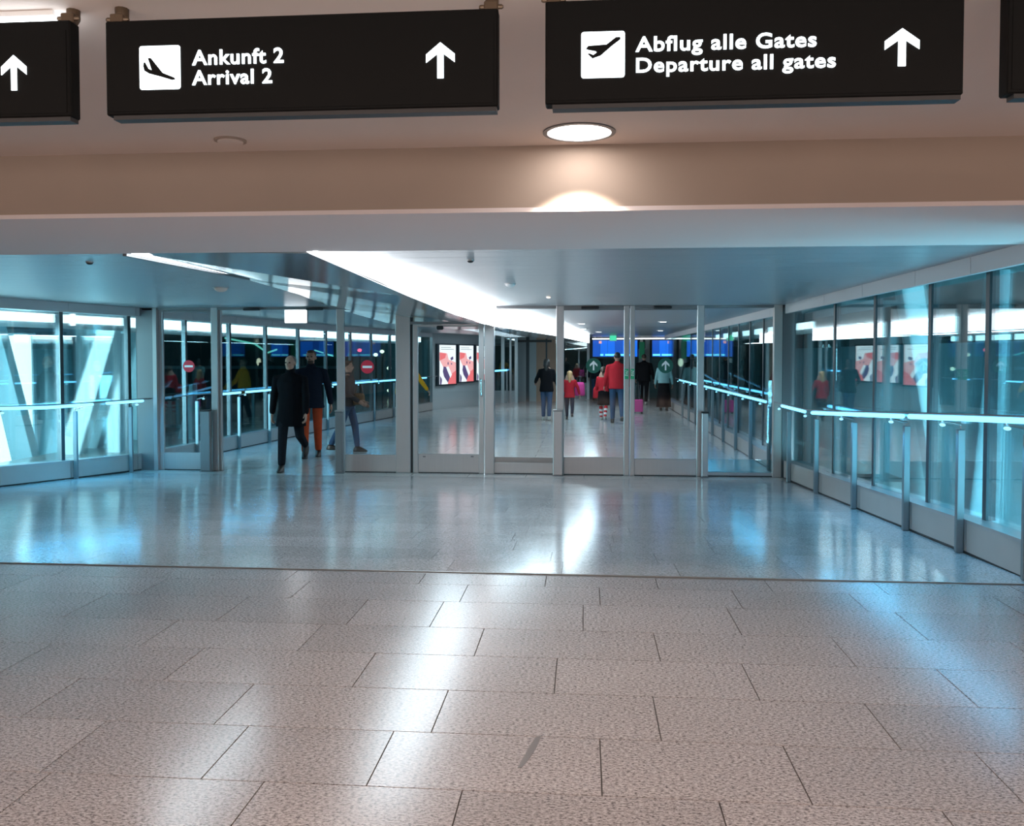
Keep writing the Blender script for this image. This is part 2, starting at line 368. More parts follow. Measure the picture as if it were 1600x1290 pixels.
# ------------------------------------------------------------------ handrails
def rail_z(Y):
    if Y <= 5.36: return EYE - .373
    if Y >= 10.46: return EYE - .66
    return EYE - .373 - (.285) * (Y - 5.36) / 5.1
def handrail(label, path, off, posts_px, lit_px, grp='blue lit handrails along the glazed walls', spots=True, posts=None, lits=None):
    a0 = path[0]; root = thing('handrail', label, 'handrail', (a0[0], a0[1], zf(a0[1])), grp)
    P3 = [Vector(p) for p in path]; rp = []
    for i, p in enumerate(P3):
        d = (P3[min(i+1, len(P3)-1)] - P3[max(i-1, 0)]).normalized(); n = Vector((-d.y, d.x)); rp.append(p + n*off)
    # slope breaks
    dense = []
    for a, b in zip(rp, rp[1:]):
        k = max(1, int((b-a).length / .8))
        for j in range(k): dense.append(a.lerp(b, j/k))
    dense.append(rp[-1])
    obj('rail_tube', limb(NB(), [(p.x, p.y, rail_z(p.y) + .014) for p in dense], [.009]*len(dense), 8), M['alu_dark'], root, smooth=True)
    rpl = [f2(p) for p in rp]
    pp = posts or [on_path(rpl, px) for px in posts_px]
    for p in pp:
        if p is None: continue
        z = rail_z(p.y)
        i_ = min(range(len(P3) - 1), key=lambda k: (P3[k].lerp(P3[k+1], .5) - p).length); dd = (P3[i_+1] - P3[i_]).normalized(); nn_ = Vector((-dd.y, dd.x))
        rail_p = p.copy(); tt = (p - P3[i_]).dot(dd); w_p = P3[i_] + dd*tt + nn_*(.03 if off > 0 else -.03); p = w_p
        po = obj('post', bev(box((p.x - .028, p.y - .02, zf(p.y) + .002), (p.x + .028, p.y + .02, z - .10)), .006), M['post'], root)
        obj('bracket', limb(NB(), [(p.x, p.y, z - .12), (p.x, p.y, z - .07), (rail_p.x, rail_p.y, z - .04), (rail_p.x, rail_p.y, z - .01)], [.009]*4, 8), M['chrome'], root)
        if spots: obj('spot_lens', ball(NB(), (rail_p.x, rail_p.y - .02, z - .065), (.02, .032, .013), 8), M['blue_spot'], root)
    L_ = lits or [(on_path(rpl, a), on_path(rpl, b)) for a, b in lit_px]
    for a, b in L_:
        if a is None or b is None: continue
        k = max(1, int((b - a).length / .7)); q = []
        for j in range(k + 1):
            t = a.lerp(b, j/k); q.append((t.x, t.y, rail_z(t.y) - .012))
        obj('light_strip', limb(NB(), q, [.021]*len(q), 8), M['blue'], root, smooth=True)
    return root
V2 = lambda x, y: Vector((x, y))
handrail('blue lit handrail beside the ramp along the right glazed wall', [(XR, Y_TOP - .3), (XR, 12.45)], .17, (), (),
         posts=[V2(XR - .17, y) for y in (5.7, 6.69, 7.77, 9.23, 10.7, 12.1)], lits=[(V2(XR - .17, a), V2(XR - .17, b)) for a, b in ((5.42, 7.32), (7.48, 10.35), (10.7, 11.9))])
handrail('blue lit handrail along the right wall beyond the glass doors', [(XR, 12.95), (XR, 25.6)], .17, (), (),
         posts=[V2(XR - .17, 13.4 + 1.45*k) for k in range(9)], lits=[(V2(XR - .17, a), V2(XR - .17, a + 2.75)) for a in (12.97, 15.9, 18.8, 21.75)])
handrail('blue lit handrail in front of the left windows before the doors', LN, -.16, (-160, 3, 128, 214), ((-250, -20), (-12, 143), (166, 222)))
handrail('blue lit handrail along the curved left wall beyond the doors', LF, -.16, (318, 383, 430, 478, 520, 560, 592, 622), ((250, 335), (345, 375), (384, 425), (430, 474), (520, 545), (555, 590), (593, 620), (652, 666)))

# ------------------------------------------------------------------ corridor ceiling: metal slats, lacquered sloped panel, luminous bulkhead
cs = thing('ceiling', 'brushed metal strip ceiling of the corridor', None, (0, Y_S, CEIL), kind='structure')
y = Y_S
while y < YD - .02:
    y1 = min(y + .3, YD - .02)
    obj('slat', box((-9.4, y + .002, CEIL), (XR + .02, y1 - .002, CEIL + .03)), M['slat'], cs); y = y1
tag(obj('ceiling', box((-9.6, YD, CEIL), (4.5, 40, CEIL + .06)), M['slat']), 'brushed metal ceiling beyond the glass doors', None, None, 'structure')
top = [PZ(486, 388, CEIL), PZ(600, 415, CEIL), PZ(640, 430, CEIL), PZ(700, 452, CEIL), PZ(756, 473, CEIL), PZ(771, 477, CEIL), PZ(870, 503, CEIL), PZ(921, 522, CEIL)]
drop = [.02, .13, .175, .235, .28, .29, .29, .29]
topv = [Vector((p.x, p.y)) for p in top]
left_e = [PZ(300, 400, CEIL), PZ(395, 432, CEIL), PZ(460, 453, CEIL), PZ(535, 478, CEIL), PZ(610, 503, CEIL)]
# sloped lacquered soffit between the left seam and the light
sb = NB()
def lac(pts):
    vs = [sb.verts.new(p) for p in pts]; return vs
LE = [(-3.15, Y_S + .01), (-3.18, 7.9), (-3.35, 10.0), (-3.75, 12.6), (-4.3, 18.6), (-3.4, 24), (-1.4, 29.0)]
RE_y = [Y_S + .01, 7.9, 10.0, 12.6, 18.6, 24.0, 29.0]
def interp(Y, key):
    for (a, b, da, db) in zip(top, top[1:], drop, drop[1:]):
        if a.y <= Y <= b.y:
            t = (Y - a.y) / (b.y - a.y); return (a.x + (b.x - a.x)*t, da + (db - da)*t)
    return (top[0].x, drop[0]) if Y < top[0].y else (top[-1].x, drop[-1])
lv, rv = [], []
for (lx, ly), yy in zip(LE, RE_y):
    rx, dr = interp(yy, 0)
    lv.append((lx, ly, CEIL - .004)); rv.append((rx - .03, yy, CEIL - dr - .004))
soff = thing('ceiling_panel', 'dark glossy lacquered ceiling panel sloping down to the white light band', 'ceiling panel', (-2.5, Y_S, CEIL))
for i in range(len(lv) - 1):
    b_ = NB(); up = Vector((0, 0, .012)); q = [Vector(lv[i]), Vector(rv[i]), Vector(rv[i+1]), Vector(lv[i+1])]
    hexa(b_, [p - Vector((0, 0, .004)) for p in q] + [p + up*.2 for p in q]); obj('panel', b_, M['glossy_ceil'], soff)
bl = thing('strip_light', 'wide white luminous ceiling band running from the soffit through the doors', 'light', tuple(top[0]))
for i in range(len(top) - 1):
    a, b = top[i], top[i+1]; da, db = drop[i], drop[i+1]; t = Vector((-.03, 0, 0))
    q = [a, b, b - Vector((0, 0, db)), a - Vector((0, 0, da))]
    obj('diffuser', prism([p - Vector((0, 0, .003)) for p in q], t), M['cove'], bl)
a, b = top[0], top[1]
obj('tube', limb(NB(), [(a.x + .03, a.y, CEIL - .02), (b.x + .03, b.y, CEIL - .03)], [.02, .02], 8), M['strip'], bl)
# short light on the left
q = [PZ(205, 393, CEIL), PZ(222, 391, CEIL), PZ(372, 422, CEIL), PZ(396, 432, CEIL), PZ(368, 427, CEIL)]
s1 = thing('strip_light', 'short white slanting ceiling light left of the long luminous band', 'light', tuple(q[0]))
obj('diffuser', prism([p - Vector((0, 0, .006)) for p in q], (0, 0, -.012)), M['strip'], s1)
a, b = q[0], q[3]
obj('housing', seg(a, b, .05, .03, CEIL - .03, CEIL - .001), M['alu_dark'], s1)

# ------------------------------------------------------------------ glass door line
def dframe(parent, name, x0, x1, y0, y1, t=.06, m='alu', dY=0, bv=.006):
    b_ = plate(x0, x1, y0, y1, YD + dY, t)
    if bv: bev(b_, bv)
    return obj(name, b_, M[m], parent)
def pylow(px): return P(px, 0, YD)  # unused depth helper
def floor_py(px, dY=0):
    X = P(px, 600, YD + dY); d = X.x * -math.sin(YAW) + X.y * math.cos(YAW); return 556 + 1.74 * F / d
def top_py(px): 
    X = P(px, 600, YD); d = X.x * -math.sin(YAW) + X.y * math.cos(YAW); return 556 - .73 * F / d
def soff_z(X):
    l, r = -3.76, -1.36
    if X <= l or X >= r: return CEIL - .001
    return CEIL - .006 - .29 * (X - l) / (r - l)
def sbox(l, r, y0, y1, z0, drop_=0.0, bm=None):
    a_, b_ = soff_z(l) - drop_, soff_z(r) - drop_
    return hexa(bm or NB(), [(l, y0, z0), (r, y0, z0), (r, y1, z0), (l, y1, z0), (l, y0, a_), (r, y0, b_), (r, y1, b_), (l, y1, a_)])
def full(parent, name, x0, x1, m='alu', dY=0, t=.07, y0=None, bv=.006):
    xm = (x0+x1)/2; l = P(x0, 600, YD + dY).x; r = P(x1, 600, YD + dY).x
    zt = CEIL - .001 if y0 is None else P(xm, y0, YD + dY).z
    b_ = box((l, YD + dY, LOW + .001), (r, YD + dY + t, zt)) if y0 is not None else sbox(l, r, YD + dY, YD + dY + t, LOW + .001)
    if bv: bev(b_, bv)
    return obj(name, b_, M[m], parent)
def sticker(parent, px, py, r_px, kind, dY):
    c = P(px, py, YD + dY - .012); r = r_px * 12.9 / F
    b_ = NB(); g = bmesh.ops.create_cone(b_, cap_ends=True, segments=32, radius1=r, radius2=r, depth=.003, matrix=Matrix.Translation(c) @ Matrix.Rotation(math.pi/2, 4, 'X'))
    st = obj('sticker', b_, M['red' if kind == 'no' else 'dgreen'], parent)
    st['label'] = 'round red no entry sticker with white bar' if kind == 'no' else 'round dark green sticker with white arrow pointing up'
    if kind == 'no':
        obj('bar', box((c.x - r*.72, c.y - .005, c.z - r*.17), (c.x + r*.72, c.y - .001, c.z + r*.17)), M['white'], st)
    else:
        y_ = c.y - .004; s = r
        A = [(-.1, -.62), (.1, -.62), (.1, .22), (.50, -.14), (.50, .16), (0, .66), (-.50, .16), (-.50, -.14), (-.1, .22)]
        obj('arrow', prism([(c.x + a*s, y_, c.z + b*s) for a, b in A], (0, .003, 0)), M['white'], st)

head = tag(obj('trim_2', box((P(222, 480, YD).x, YD - .02, CEIL - .035), (P(1243, 480, YD).x, YD + .16, CEIL - .001)), M['alu_dark']), 'slim dark header rail above the glass door line', None, None, 'structure')
for px in (395, 493, 1035, 922):
    c = P(px, top_py(px) + 2, YD)
    obj('sensor', bev(box((c.x - .13, YD - .07, CEIL - .05), (c.x + .13, YD - .02, CEIL - .012)), .01), M['black'], head)
for nme, x0, x1, lab in (('column', 213, 240, 'grey metal column at the left end of the door line'), ('column', 1222, 1243, 'grey metal column at the right end of the door line')):
    c = thing(nme, lab, None, (P(x0, 600, YD).x, YD, LOW), kind='structure')
    full(c, 'cladding', x0, x1, 'alu_dark', dY=-.02, t=.25)
    full(c, 'guide', *((239, 245) if x0 < 500 else (1209, 1222)), m='alu' if x0 < 500 else 'kick', dY=-.04, t=.1, bv=.002)
# leaf A
def leaf(nm, lab, x0, x1, sl, sr, rail_top, dY, ytop=None, rail_m='alu', glass_m='clear', bottom=None, hdr=True):
    """x0..x1 outer edges, sl/sr stile widths in px, rail_top = py of the kick rail's upper edge"""
    xm = (x0+x1)/2; fy = floor_py(xm, dY); c = P(xm, fy, YD + dY)
    o = thing(nm, lab, 'door', (c.x, YD + dY, LOW), None, 'structure')
    if sl: full(o, 'stile', x0, x0 + sl, dY=dY, t=.05, y0=ytop)
    if sr: full(o, 'stile', x1 - sr, x1, dY=dY, t=.05, y0=ytop)
    zt = CEIL - .036 if ytop is None else P(xm, ytop, YD + dY).z
    l = P(x0 + sl, 600, YD + dY).x; r = P(x1 - sr, 600, YD + dY).x; zr = P(xm, rail_top, YD + dY).z
    obj('kick_rail', bev(box((l, YD + dY + .004, LOW + .012), (r, YD + dY + .046, zr)), .004), M[rail_m], o)
    obj('floor_seal', box((l, YD + dY + .01, LOW), (r, YD + dY + .04, LOW + .012)), M['black'], o)
    if hdr and not (x0 == 526): obj('head_rail', box((l, YD + dY + .004, zt - .03), (r, YD + dY + .046, zt - .001)), M['alu_dark' if ytop is None else 'alu'], o)
    obj('glass_pane', box((l, YD + dY + .02, zr), (r, YD + dY + .03, zt - .03)) if ytop is not None else sbox(l, r, YD + dY + .02, YD + dY + .03, zr, .03), M[glass_m], o)
    return o
dA = leaf('door_1', 'glass door leaf at the left end with a red no entry sticker', 246, 346, 9, 8, 707, .03); sticker(dA, 295, 572, 9.5, 'no', .03)
full(dA, 'jamb', 330, 340, 'alu', dY=-.03, t=.05)
dB = leaf('door_2', 'glass sliding leaf right of the walking men with red no entry sticker', 526, 641, 12, 23, 710, .0); sticker(dB, 574, 573, 10.5, 'no', 0)
dC = leaf('door_3', 'narrow framed swing door with a tall rectangular glass pane', 645, 756, 8, 8, 709, .0, ytop=507)
c = P(688, 512, YD); obj('closer', bev(box((c.x - .05, YD - .05, c.z - .03), (c.x + .05, YD, c.z + .03)), .012), M['black'], dC)
for px in (663, 738):
    c = P(px, 713, YD); obj('hinge', box((c.x - .02, YD - .012, c.z - .01), (c.x + .02, YD + .002, c.z + .01)), M['alu_dark'], dC)
c = P(752, 605, YD); obj('handle', limb(NB(), [(c.x, YD - .05, c.z - .12), (c.x, YD - .05, c.z + .12)], [.011, .011], 8), M['chrome'], dC)
tr = thing('trim_3', 'dark metal rail above the narrow swing door', None, (P(700, 500, YD).x, YD, P(700, 506, YD).z), kind='structure')
obj('frame_rail', plate(641, 757, 502, 506.5, YD, .06), M['alu_dark'], tr)
mo = thing('column', 'square metal door post between the swing door and fixed glass', None, (P(764, 600, YD).x, YD, LOW), kind='structure')
full(mo, 'cladding', 757, 772, dY=-.02, t=.12); full(mo, 'shadow_gap', 641, 645, 'black', dY=.01, t=.05)
dF = leaf('window_2', 'fixed glass panel with pale kick rail left of the arrow doors', 772, 868, 0, 0, 723, .0, rail_m='alu', hdr=False)
del dF['category']
obj('guide_rail', plate(772, 866, 714, 723, YD + .05, .03), M['alu_dark'], dF)
dD = leaf('door_4', 'left leaf of the sliding exit doors with a green arrow sticker', 869, 983.3, 12, 8.5, 714, -.03, rail_m='alu'); sticker(dD, 927.5, 571, 11.5, 'go', -.03)
dE = leaf('door_5', 'right leaf of the sliding exit doors with a green arrow sticker', 984.3, 1100, 7.5, 11, 717, -.03, rail_m='alu'); sticker(dE, 1040, 571, 11.5, 'go', -.03)
for d_, x0, x1 in ((dD, 976, 982), (dE, 985.5, 991)):
    b_ = plate(x0, x1, 576, 592, YD - .036, .004); s_ = obj('exit_sticker', b_, M['green'], d_); s_['label'] = 'small green and white exit sticker'
    c0 = P((x0+x1)/2, 579, YD - .042); u = .0095
    for (dx, dz, w_, h_) in ((-1.6, .4, 1.2, .5), (.6, -.6, 1.6, .5), (-1.0, -3.4, .7, 2.0), (.8, -3.0, .7, 2.4), (-1.8, -6.8, 1.4, .8), (.5, -7.2, 1.2, 1.0)):
        obj('mark', box((c0.x + dx*u, c0.y, c0.z + dz*u - h_*u), (c0.x + (dx + w_)*u, c0.y + .003, c0.z + dz*u + h_*u)), M['white'], s_)
dG = leaf('window_3', 'fixed glass panel at the right end of the door line', 1101, 1209, 0, 0, 738, .0, rail_m='alu', hdr=False)
del dG['category']
obj('guide_rail', plate(1107, 1208, 718, 738, YD + .05, .03), M['teal'], dG)
# short guard posts
for x0, x1, yt, lab in ((312, 327, 640, 'short dark guard post in front of the left no entry leaf'), (523, 534, 641, 'short guard post beside the open doorway right of the men'),
                        (864, 879, 640, 'short blue-lit guard post left of the arrow doors'), (1097, 1107, 643, 'short guard post with black cap right of the arrow doors')):
    dYp = -.16; a = P(x0, 640, YD + dYp); b = P(x1, 640, YD + dYp); zt = P(x0, yt, YD + dYp).z
    g = thing('guard_post', lab, 'post', ((a.x + b.x)/2, YD + dYp, LOW), 'short metal guard posts along the door line')
    obj('post', bev(box((a.x, YD + dYp, LOW + .012), (b.x, YD + dYp + .08, zt - .02)), .008), M['alu_dark' if x0 < 600 else 'alu'], g)
    obj('cap', bev(box((a.x - .005, YD + dYp - .005, zt - .02), (b.x + .005, YD + dYp + .085, zt)), .006), M['black' if x0 in (312, 1097) else 'alu'], g)
    obj('foot_plate', box((a.x - .01, YD + dYp - .01, LOW), (b.x + .01, YD + dYp + .09, LOW + .012)), M['alu_dark'], g)

# ------------------------------------------------------------------ hanging signs
def text_mesh(s, size, boldness):
    cu = bpy.data.curves.new('lettering', 'FONT'); cu.body = s; cu.size = size; cu.offset = boldness; cu.extrude = .0015; cu.resolution_u = 4
    cu.space_character = 1.08
    t = bpy.data.objects.new('lettering_tmp', cu); COL.objects.link(t); dg = bpy.context.evaluated_depsgraph_get(); dg.update()
    me = bpy.data.meshes.new_from_object(t.evaluated_get(dg)); bpy.data.objects.remove(t); return me
YS = 2.45
def sign_text(parent, s, x0, x1, ytop, ybot, m):
    """cap height spans ytop..ybot at left end"""
    me = text_mesh(s, 1, .018); vs = me.vertices
    mx = max(v.co.x for v in vs); mn = min(v.co.x for v in vs)
    capm = text_mesh('A', 1, .018); ch = max(v.co.y for v in capm.vertices); cl = min(v.co.y for v in capm.vertices)
    A = P(x0, ytop, YS - .004); B = P(x0, ybot, YS - .004); C = P(x1, ytop, YS - .004)
    sx = (C.x - A.x) / (mx - mn); sz = (A.z - B.z) / (ch - cl)
    for v in vs:
        x, y_, z = v.co; v.co = (A.x + (x - mn)*sx, YS - .004 - z, B.z + (y_ - cl)*sz)
    # one part per word: cut where the gap between letters is wide
    xs = sorted(((min(vs[i].co.x for i in p.vertices), max(vs[i].co.x for i in p.vertices)) for p in me.polygons))
    cuts = []; right = xs[0][1]
    for a_, b_ in xs:
        if a_ - right > .16 * (A.z - B.z) * 1.2: cuts.append((a_ + right)/2)
        right = max(right, b_)
    lo = [-1e9] + cuts; hi = cuts + [1e9]
    for a_, b_ in zip(lo, hi):
        b2 = bmesh.new(); b2.from_mesh(me)
        bmesh.ops.delete(b2, geom=[v for v in b2.verts if not a_ < v.co.x < b_], context='VERTS')
        obj('lettering', b2, m, parent)
def arrow_up(parent, px, ytop, ybot, wpx):
    T = P(px, ytop, YS - .004); B = P(px, ybot, YS - .004); h = T.z - B.z; W = wpx * YS / F; c = (T.z + B.z)/2
    A = [(-.11, -.5), (.11, -.5), (.11, .18), (.5, -.06), (.5, .17), (0, .5), (-.5, .17), (-.5, -.06), (-.11, .18)]
    obj('arrow', prism([(T.x + a*W, YS - .005, c + b*h) for a, b in A], (0, .004, 0)), M['white_lit'], parent)
PL_ARR = [(.105, .53), (.13, .43), (.24, .365), (.52, .29), (.80, .205), (.88, .215), (.86, .255), (.60, .36), (.57, .375), (.29, .715), (.22, .715), (.31, .44), (.23, .47), (.145, .62), (.115, .62)]
PL_DEP = [(.11, .63), (.16, .69), (.58, .71), (.79, .86), (.89, .865), (.90, .82), (.70, .68), (.45, .48), (.26, .42), (.15, .52), (.19, .53), (.28, .49), (.36, .55), (.33, .575), (.16, .61)]
def pictogram(parent, x0, x1, y0, y1, shape):
    A = P(x0, y1, YS); Bx = P(x1, y1, YS).x; T = P(x0, y0, YS).z; W = Bx - A.x; Hh = T - A.z; r = .06
    pts = []
    for cx, cy, a0 in ((1-r, 1-r, 0), (r, 1-r, 90), (r, r, 180), (1-r, r, 270)):
        for k in range(5):
            an = R(a0 + 22.5*k); pts.append((A.x + (cx + r*math.cos(an))*W, YS - .004, A.z + (cy + r*math.sin(an))*Hh))
    pk = obj('pictogram', prism(pts, (0, .004, 0)), M['white_lit'], parent)
    obj('plane_shape', prism([(A.x + a*W, YS - .007, A.z + b*Hh) for a, b in shape], (0, .003, 0)), M['sign'], pk)
def hang_sign(lab, x0, x1, ytl, ytr, ybl):
    xl = P(x0, 100, YS).x; xr = P(x1, 100, YS).x; zt = P(x0, ytl, YS).z; zb = P(x0, ybl, YS).z
    o = thing('hanging_sign', lab, 'sign', ((xl + xr)/2, YS, zb), 'black illuminated signs hanging from the hall ceiling')
    obj('body', bev(box((xl, YS, zb + .012), (xr, YS + .05, zt)), .004), M['sign'], o)
    obj('lower_lip', box((xl + .02, YS + .004, zb), (xr - .005, YS + .045, zb + .012)), M['black'], o)
    obj('face_panel', box((xl + .012, YS - .002, zb + .022), (xr - .012, YS + .001, zt - .03)), M['sign'], o)
    for X in (xl + .022, xr - .022):
        br = obj('hanger', bev(box((X - .02, YS + .02, zt), (X + .02, YS + .05, zt + .03)), .003), M['bronze'], o)
        obj('rod', limb(NB(), [(X, YS + .055, zt + .02), (X, YS + .055, HALL)], [.02, .02], 10), M['bronze'], o, smooth=True)
        obj('bolt', limb(NB(), [(X - .03, YS + .03, zt + .015), (X + .03, YS + .03, zt + .015)], [.007, .007], 8), M['bronze'], o)
    return o
s2 = hang_sign('black hanging sign reading Ankunft 2 and Arrival 2 with a landing plane', 165, 778, 33, 10, 187)
pictogram(s2, 219.5, 283, 73, 141, PL_ARR)
sign_text(s2, 'Ankunft 2', 300, 443, 78.5, 102, M['white_lit']); sign_text(s2, 'Arrival 2', 300, 425, 110, 133, M['white_lit']); arrow_up(s2, 688, 66, 122, 45)
s3 = hang_sign('black hanging sign reading Abflug alle Gates and Departure all gates', 852, 1506, 2, -20, 170)
pictogram(s3, 908, 976, 51, 123, PL_DEP)
sign_text(s3, 'Abflug alle Gates', 993, 1276, 57.5, 81, M['white_lit']); sign_text(s3, 'Departure all gates', 994, 1306, 90.5, 113.5, M['white_lit']); arrow_up(s3, 1410, 44, 103, 50)
s1_ = hang_sign('black hanging sign cut by the picture edge with one white arrow', -520, 110, 52, 38, 203); arrow_up(s1_, 21, 86, 141, 43)
s4 = hang_sign('black hanging sign whose edge shows right of the departure sign', 1574, 2200, -25, -30, 153)

# downlights and ceiling fittings
c = PZ(905, 206, HALL); dl = thing('downlight', 'large round bright downlight under the departure sign', 'light', (c.x, c.y, HALL))
c.y = min(c.y, Y_F - .21)
b_ = NB(); n = 40
def ring(r, z): return [b_.verts.new((c.x + r*math.cos(2*math.pi*k/n), c.y + r*math.sin(2*math.pi*k/n), z)) for k in range(n)]
Rg = [ring(.168, HALL), ring(.168, HALL - .006), ring(.148, HALL - .008), ring(.146, HALL - .001)]
for A, B in zip(Rg, Rg[1:] + Rg[:1]):
    for k in range(n): b_.faces.new([A[k], A[(k+1) % n], B[(k+1) % n], B[k]])
obj('trim_ring', b_, M['alu_dark'], dl, smooth=False)
obj('diffuser', cyl(NB(), (c.x, c.y), .146, HALL - .004, HALL - .001, 40), M['down'], dl)
sp = bpy.data.lights.new('downlight_beam', 'SPOT'); sp.energy = 95; sp.spot_size = R(98); sp.spot_blend = .25; sp.color = (1, .87, .74); sp.shadow_soft_size = .03
so = bpy.data.objects.new('downlight_beam', sp); so.location = (c.x, c.y, HALL - .02); COL.objects.link(so)
c = PZ(360, 218.5, HALL); d2 = thing('downlight', 'small unlit beige recessed disc in the hall ceiling', 'light', (c.x, c.y, HALL))
obj('rim', cyl(NB(), (c.x, c.y), .075, HALL - .008, HALL, 24), M['fascia_plaster'], d2); obj('disc', cyl(NB(), (c.x, c.y), .06, HALL - .014, HALL - .008, 24), M['hall_ceil'], d2)
a = PZ(-260, 38, HALL - .02); b = PZ(92, 32, HALL - .02)
tb = thing('strip_light', 'white tube light on the hall ceiling behind the leftmost sign', 'light', (a.x, a.y, HALL))
obj('tube', limb(NB(), [(a.x, b.y, HALL - .035), (b.x, b.y, HALL - .035)], [.02, .02], 10), M['strip'], tb); obj('housing', box((a.x, b.y - .03, HALL - .015), (b.x, b.y + .03, HALL)), M['white'], tb)
for px, py, lab, m in ((345, 449, 'small dome detector on the ceiling left of the exit lamp', 'hall_ceil'), (797, 443, 'small ceiling detector right of the luminous band', 'white'),
                       (735, 406, 'tiny sprinkler head near the soffit right of the luminous band', 'black'), (140, 409, 'tiny sprinkler head near the soffit at the left', 'black'), (857, 463, 'small glowing ceiling spot before the doors', 'warm_spot')):
    c = PZ(px, py, CEIL); t_ = thing('ceiling_fitting', lab, 'fitting', (c.x, c.y, CEIL), 'small fittings on the corridor ceiling')
    r_ = .07 if m in ('hall_ceil',) else (.05 if m == 'white' else .025)
    obj('rose', cyl(NB(), (c.x, c.y), r_*1.15, CEIL - .008, CEIL, 18), M['alu'], t_)
    obj('dome', ball(NB(), (c.x, c.y, CEIL - .008), (r_, r_, r_*.6), 12), M[m], t_, smooth=True)
for px, py in ((909, 505), (936, 518), (1036, 502), (1032, 516), (912, 513)):
    c = PZ(px, py, CEIL); t_ = thing('downlight', 'tiny round glowing spot in the ceiling beyond the arrow doors', 'light', (c.x, c.y, CEIL), 'tiny ceiling spots beyond the doors')
    obj('bezel', cyl(NB(), (c.x, c.y), .11, CEIL - .01, CEIL, 16), M['alu'], t_); obj('lens', cyl(NB(), (c.x, c.y), .07, CEIL - .014, CEIL - .01, 16), M['cove'], t_)

# lit box sign behind the opening and green exit lamps
def lamp_box(lab, x0, x1, y0, y1, Y, m, cat='sign', name='exit_lamp'):
    o = thing(name, lab, cat, tuple(P((x0+x1)/2, y1, Y)))
    obj('housing', plate(x0 - .6, x1 + .6, y0 - .6, y1 + .6, Y + .005, .06), M['alu'], o); obj('lit_face', plate(x0, x1, y0, y1, Y - .004, .008), M[m], o)
    t = P((x0+x1)/2, y0, Y); obj('mount', limb(NB(), [(t.x, Y + .03, t.z), (t.x, Y + .03, CEIL)], [.012, .012], 8), M['alu'], o)
    return o
lamp_box('bright white box lamp hanging above the open doorway', 445, 479, 482.5, 504, 13.3, 'boxlit', 'lamp', 'box_lamp')
lamp_box('green exit lamp above the blue departure board', 953, 963, 524, 532, 30, 'exit')
lamp_box('green exit lamp above the right handrail in the distance', 1066, 1078, 523, 533, 28, 'exit')

# ------------------------------------------------------------------ far end of the corridor
pa = Vector(LF[-1]); pb = P(768, 600, 31.4); pb = Vector((pb.x, pb.y))
aw = tag(obj('wall_left', seg(pa, pb, .05, .1, LOW, CEIL), M['grey_wall']), 'grey wall carrying the red and white poster screens', None, None, 'structure')
adn = (pb - pa).normalized(); nn = Vector((adn.y, -adn.x))
def ad_screen(x0, x1, y0, y1, lab, ref):
    A = on_path([f2(pa), f2(pb)], x0); B = on_path([f2(pa), f2(pb)], x1)
    dA_ = A.length; z1 = P(x0, y0, A.y).z; z0 = P(x0, y1, A.y).z
    o = thing('poster_screen', lab, 'screen', (A.x, A.y, z0), 'row of lit poster screens beyond the swing door')
    W = (B - A).length; H = z1 - z0
    obj('bezel', seg(A, B, -.05, .08, z0, z1), M['mull'], o)
    def pt(u, v, k): q = A + adn*(W*u) + nn*(.095 + .004*k); return Vector((q.x, q.y, z0 + H*v))
    def poly(nm, pts, m, k): return obj(nm, prism([pt(u, v, k) for u, v in pts], Vector((-nn.x, -nn.y, 0))*.003), M[m], o)
    poly('display', [(.09, .035), (.93, .035), (.93, .97), (.09, .97)], 'adw', 0)
    poly('artwork', [(.09, .80), (.48, .77), (.55, .62), (.93, .55), (.93, .035), (.52, .035), (.42, .30), (.09, .62)], 'adp', 1)
    poly('artwork', [(.09, .78), (.42, .77), (.36, .66), (.09, .60)], 'adr', 2)
    poly('artwork', [(.62, .25), (.93, .36), (.93, .035), (.50, .035)], 'adr', 2)
    poly('artwork', [(.28, .46), (.45, .44), (.60, .20), (.50, .07), (.30, .22), (.24, .34)], 'adv', 3)
    poly('artwork', [(.09, .30), (.20, .30), (.48, .035), (.24, .035)], 'adw', 4)
    poly('artwork', [(.40, .44), (.52, .46), (.70, .26), (.62, .18)], 'adw', 4)
    poly('artwork', [(.09, .24), (.20, .16), (.16, .035), (.09, .035)], 'adv', 4)
    poly('artwork', [(.62, .66), (.76, .70), (.78, .63), (.66, .60)], 'adv', 4)
    poly('artwork', [(.48, .56), (.53, .56), (.53, .50), (.48, .50)], 'adv', 4); poly('artwork', [(.66, .54), (.71, .54), (.71, .50), (.66, .50)], 'adv', 4)
    for v in (.905, .86): poly('caption_line', [(.16, v), (.16 + (.5 if v > .9 else .65), v), (.16 + (.5 if v > .9 else .65), v + .014), (.16, v + .014)], 'adk', 2)
ad_screen(680, 710.4, 536.5, 603, 'lit red and white poster screen, nearest of the row', 0)
ad_screen(712, 737.6, 537.5, 598.5, 'lit red and white poster screen in the middle of the row', 1)
ad_screen(739.2, 760, 538.5, 596, 'lit red and white poster screen cut by the swing door frame', 2)
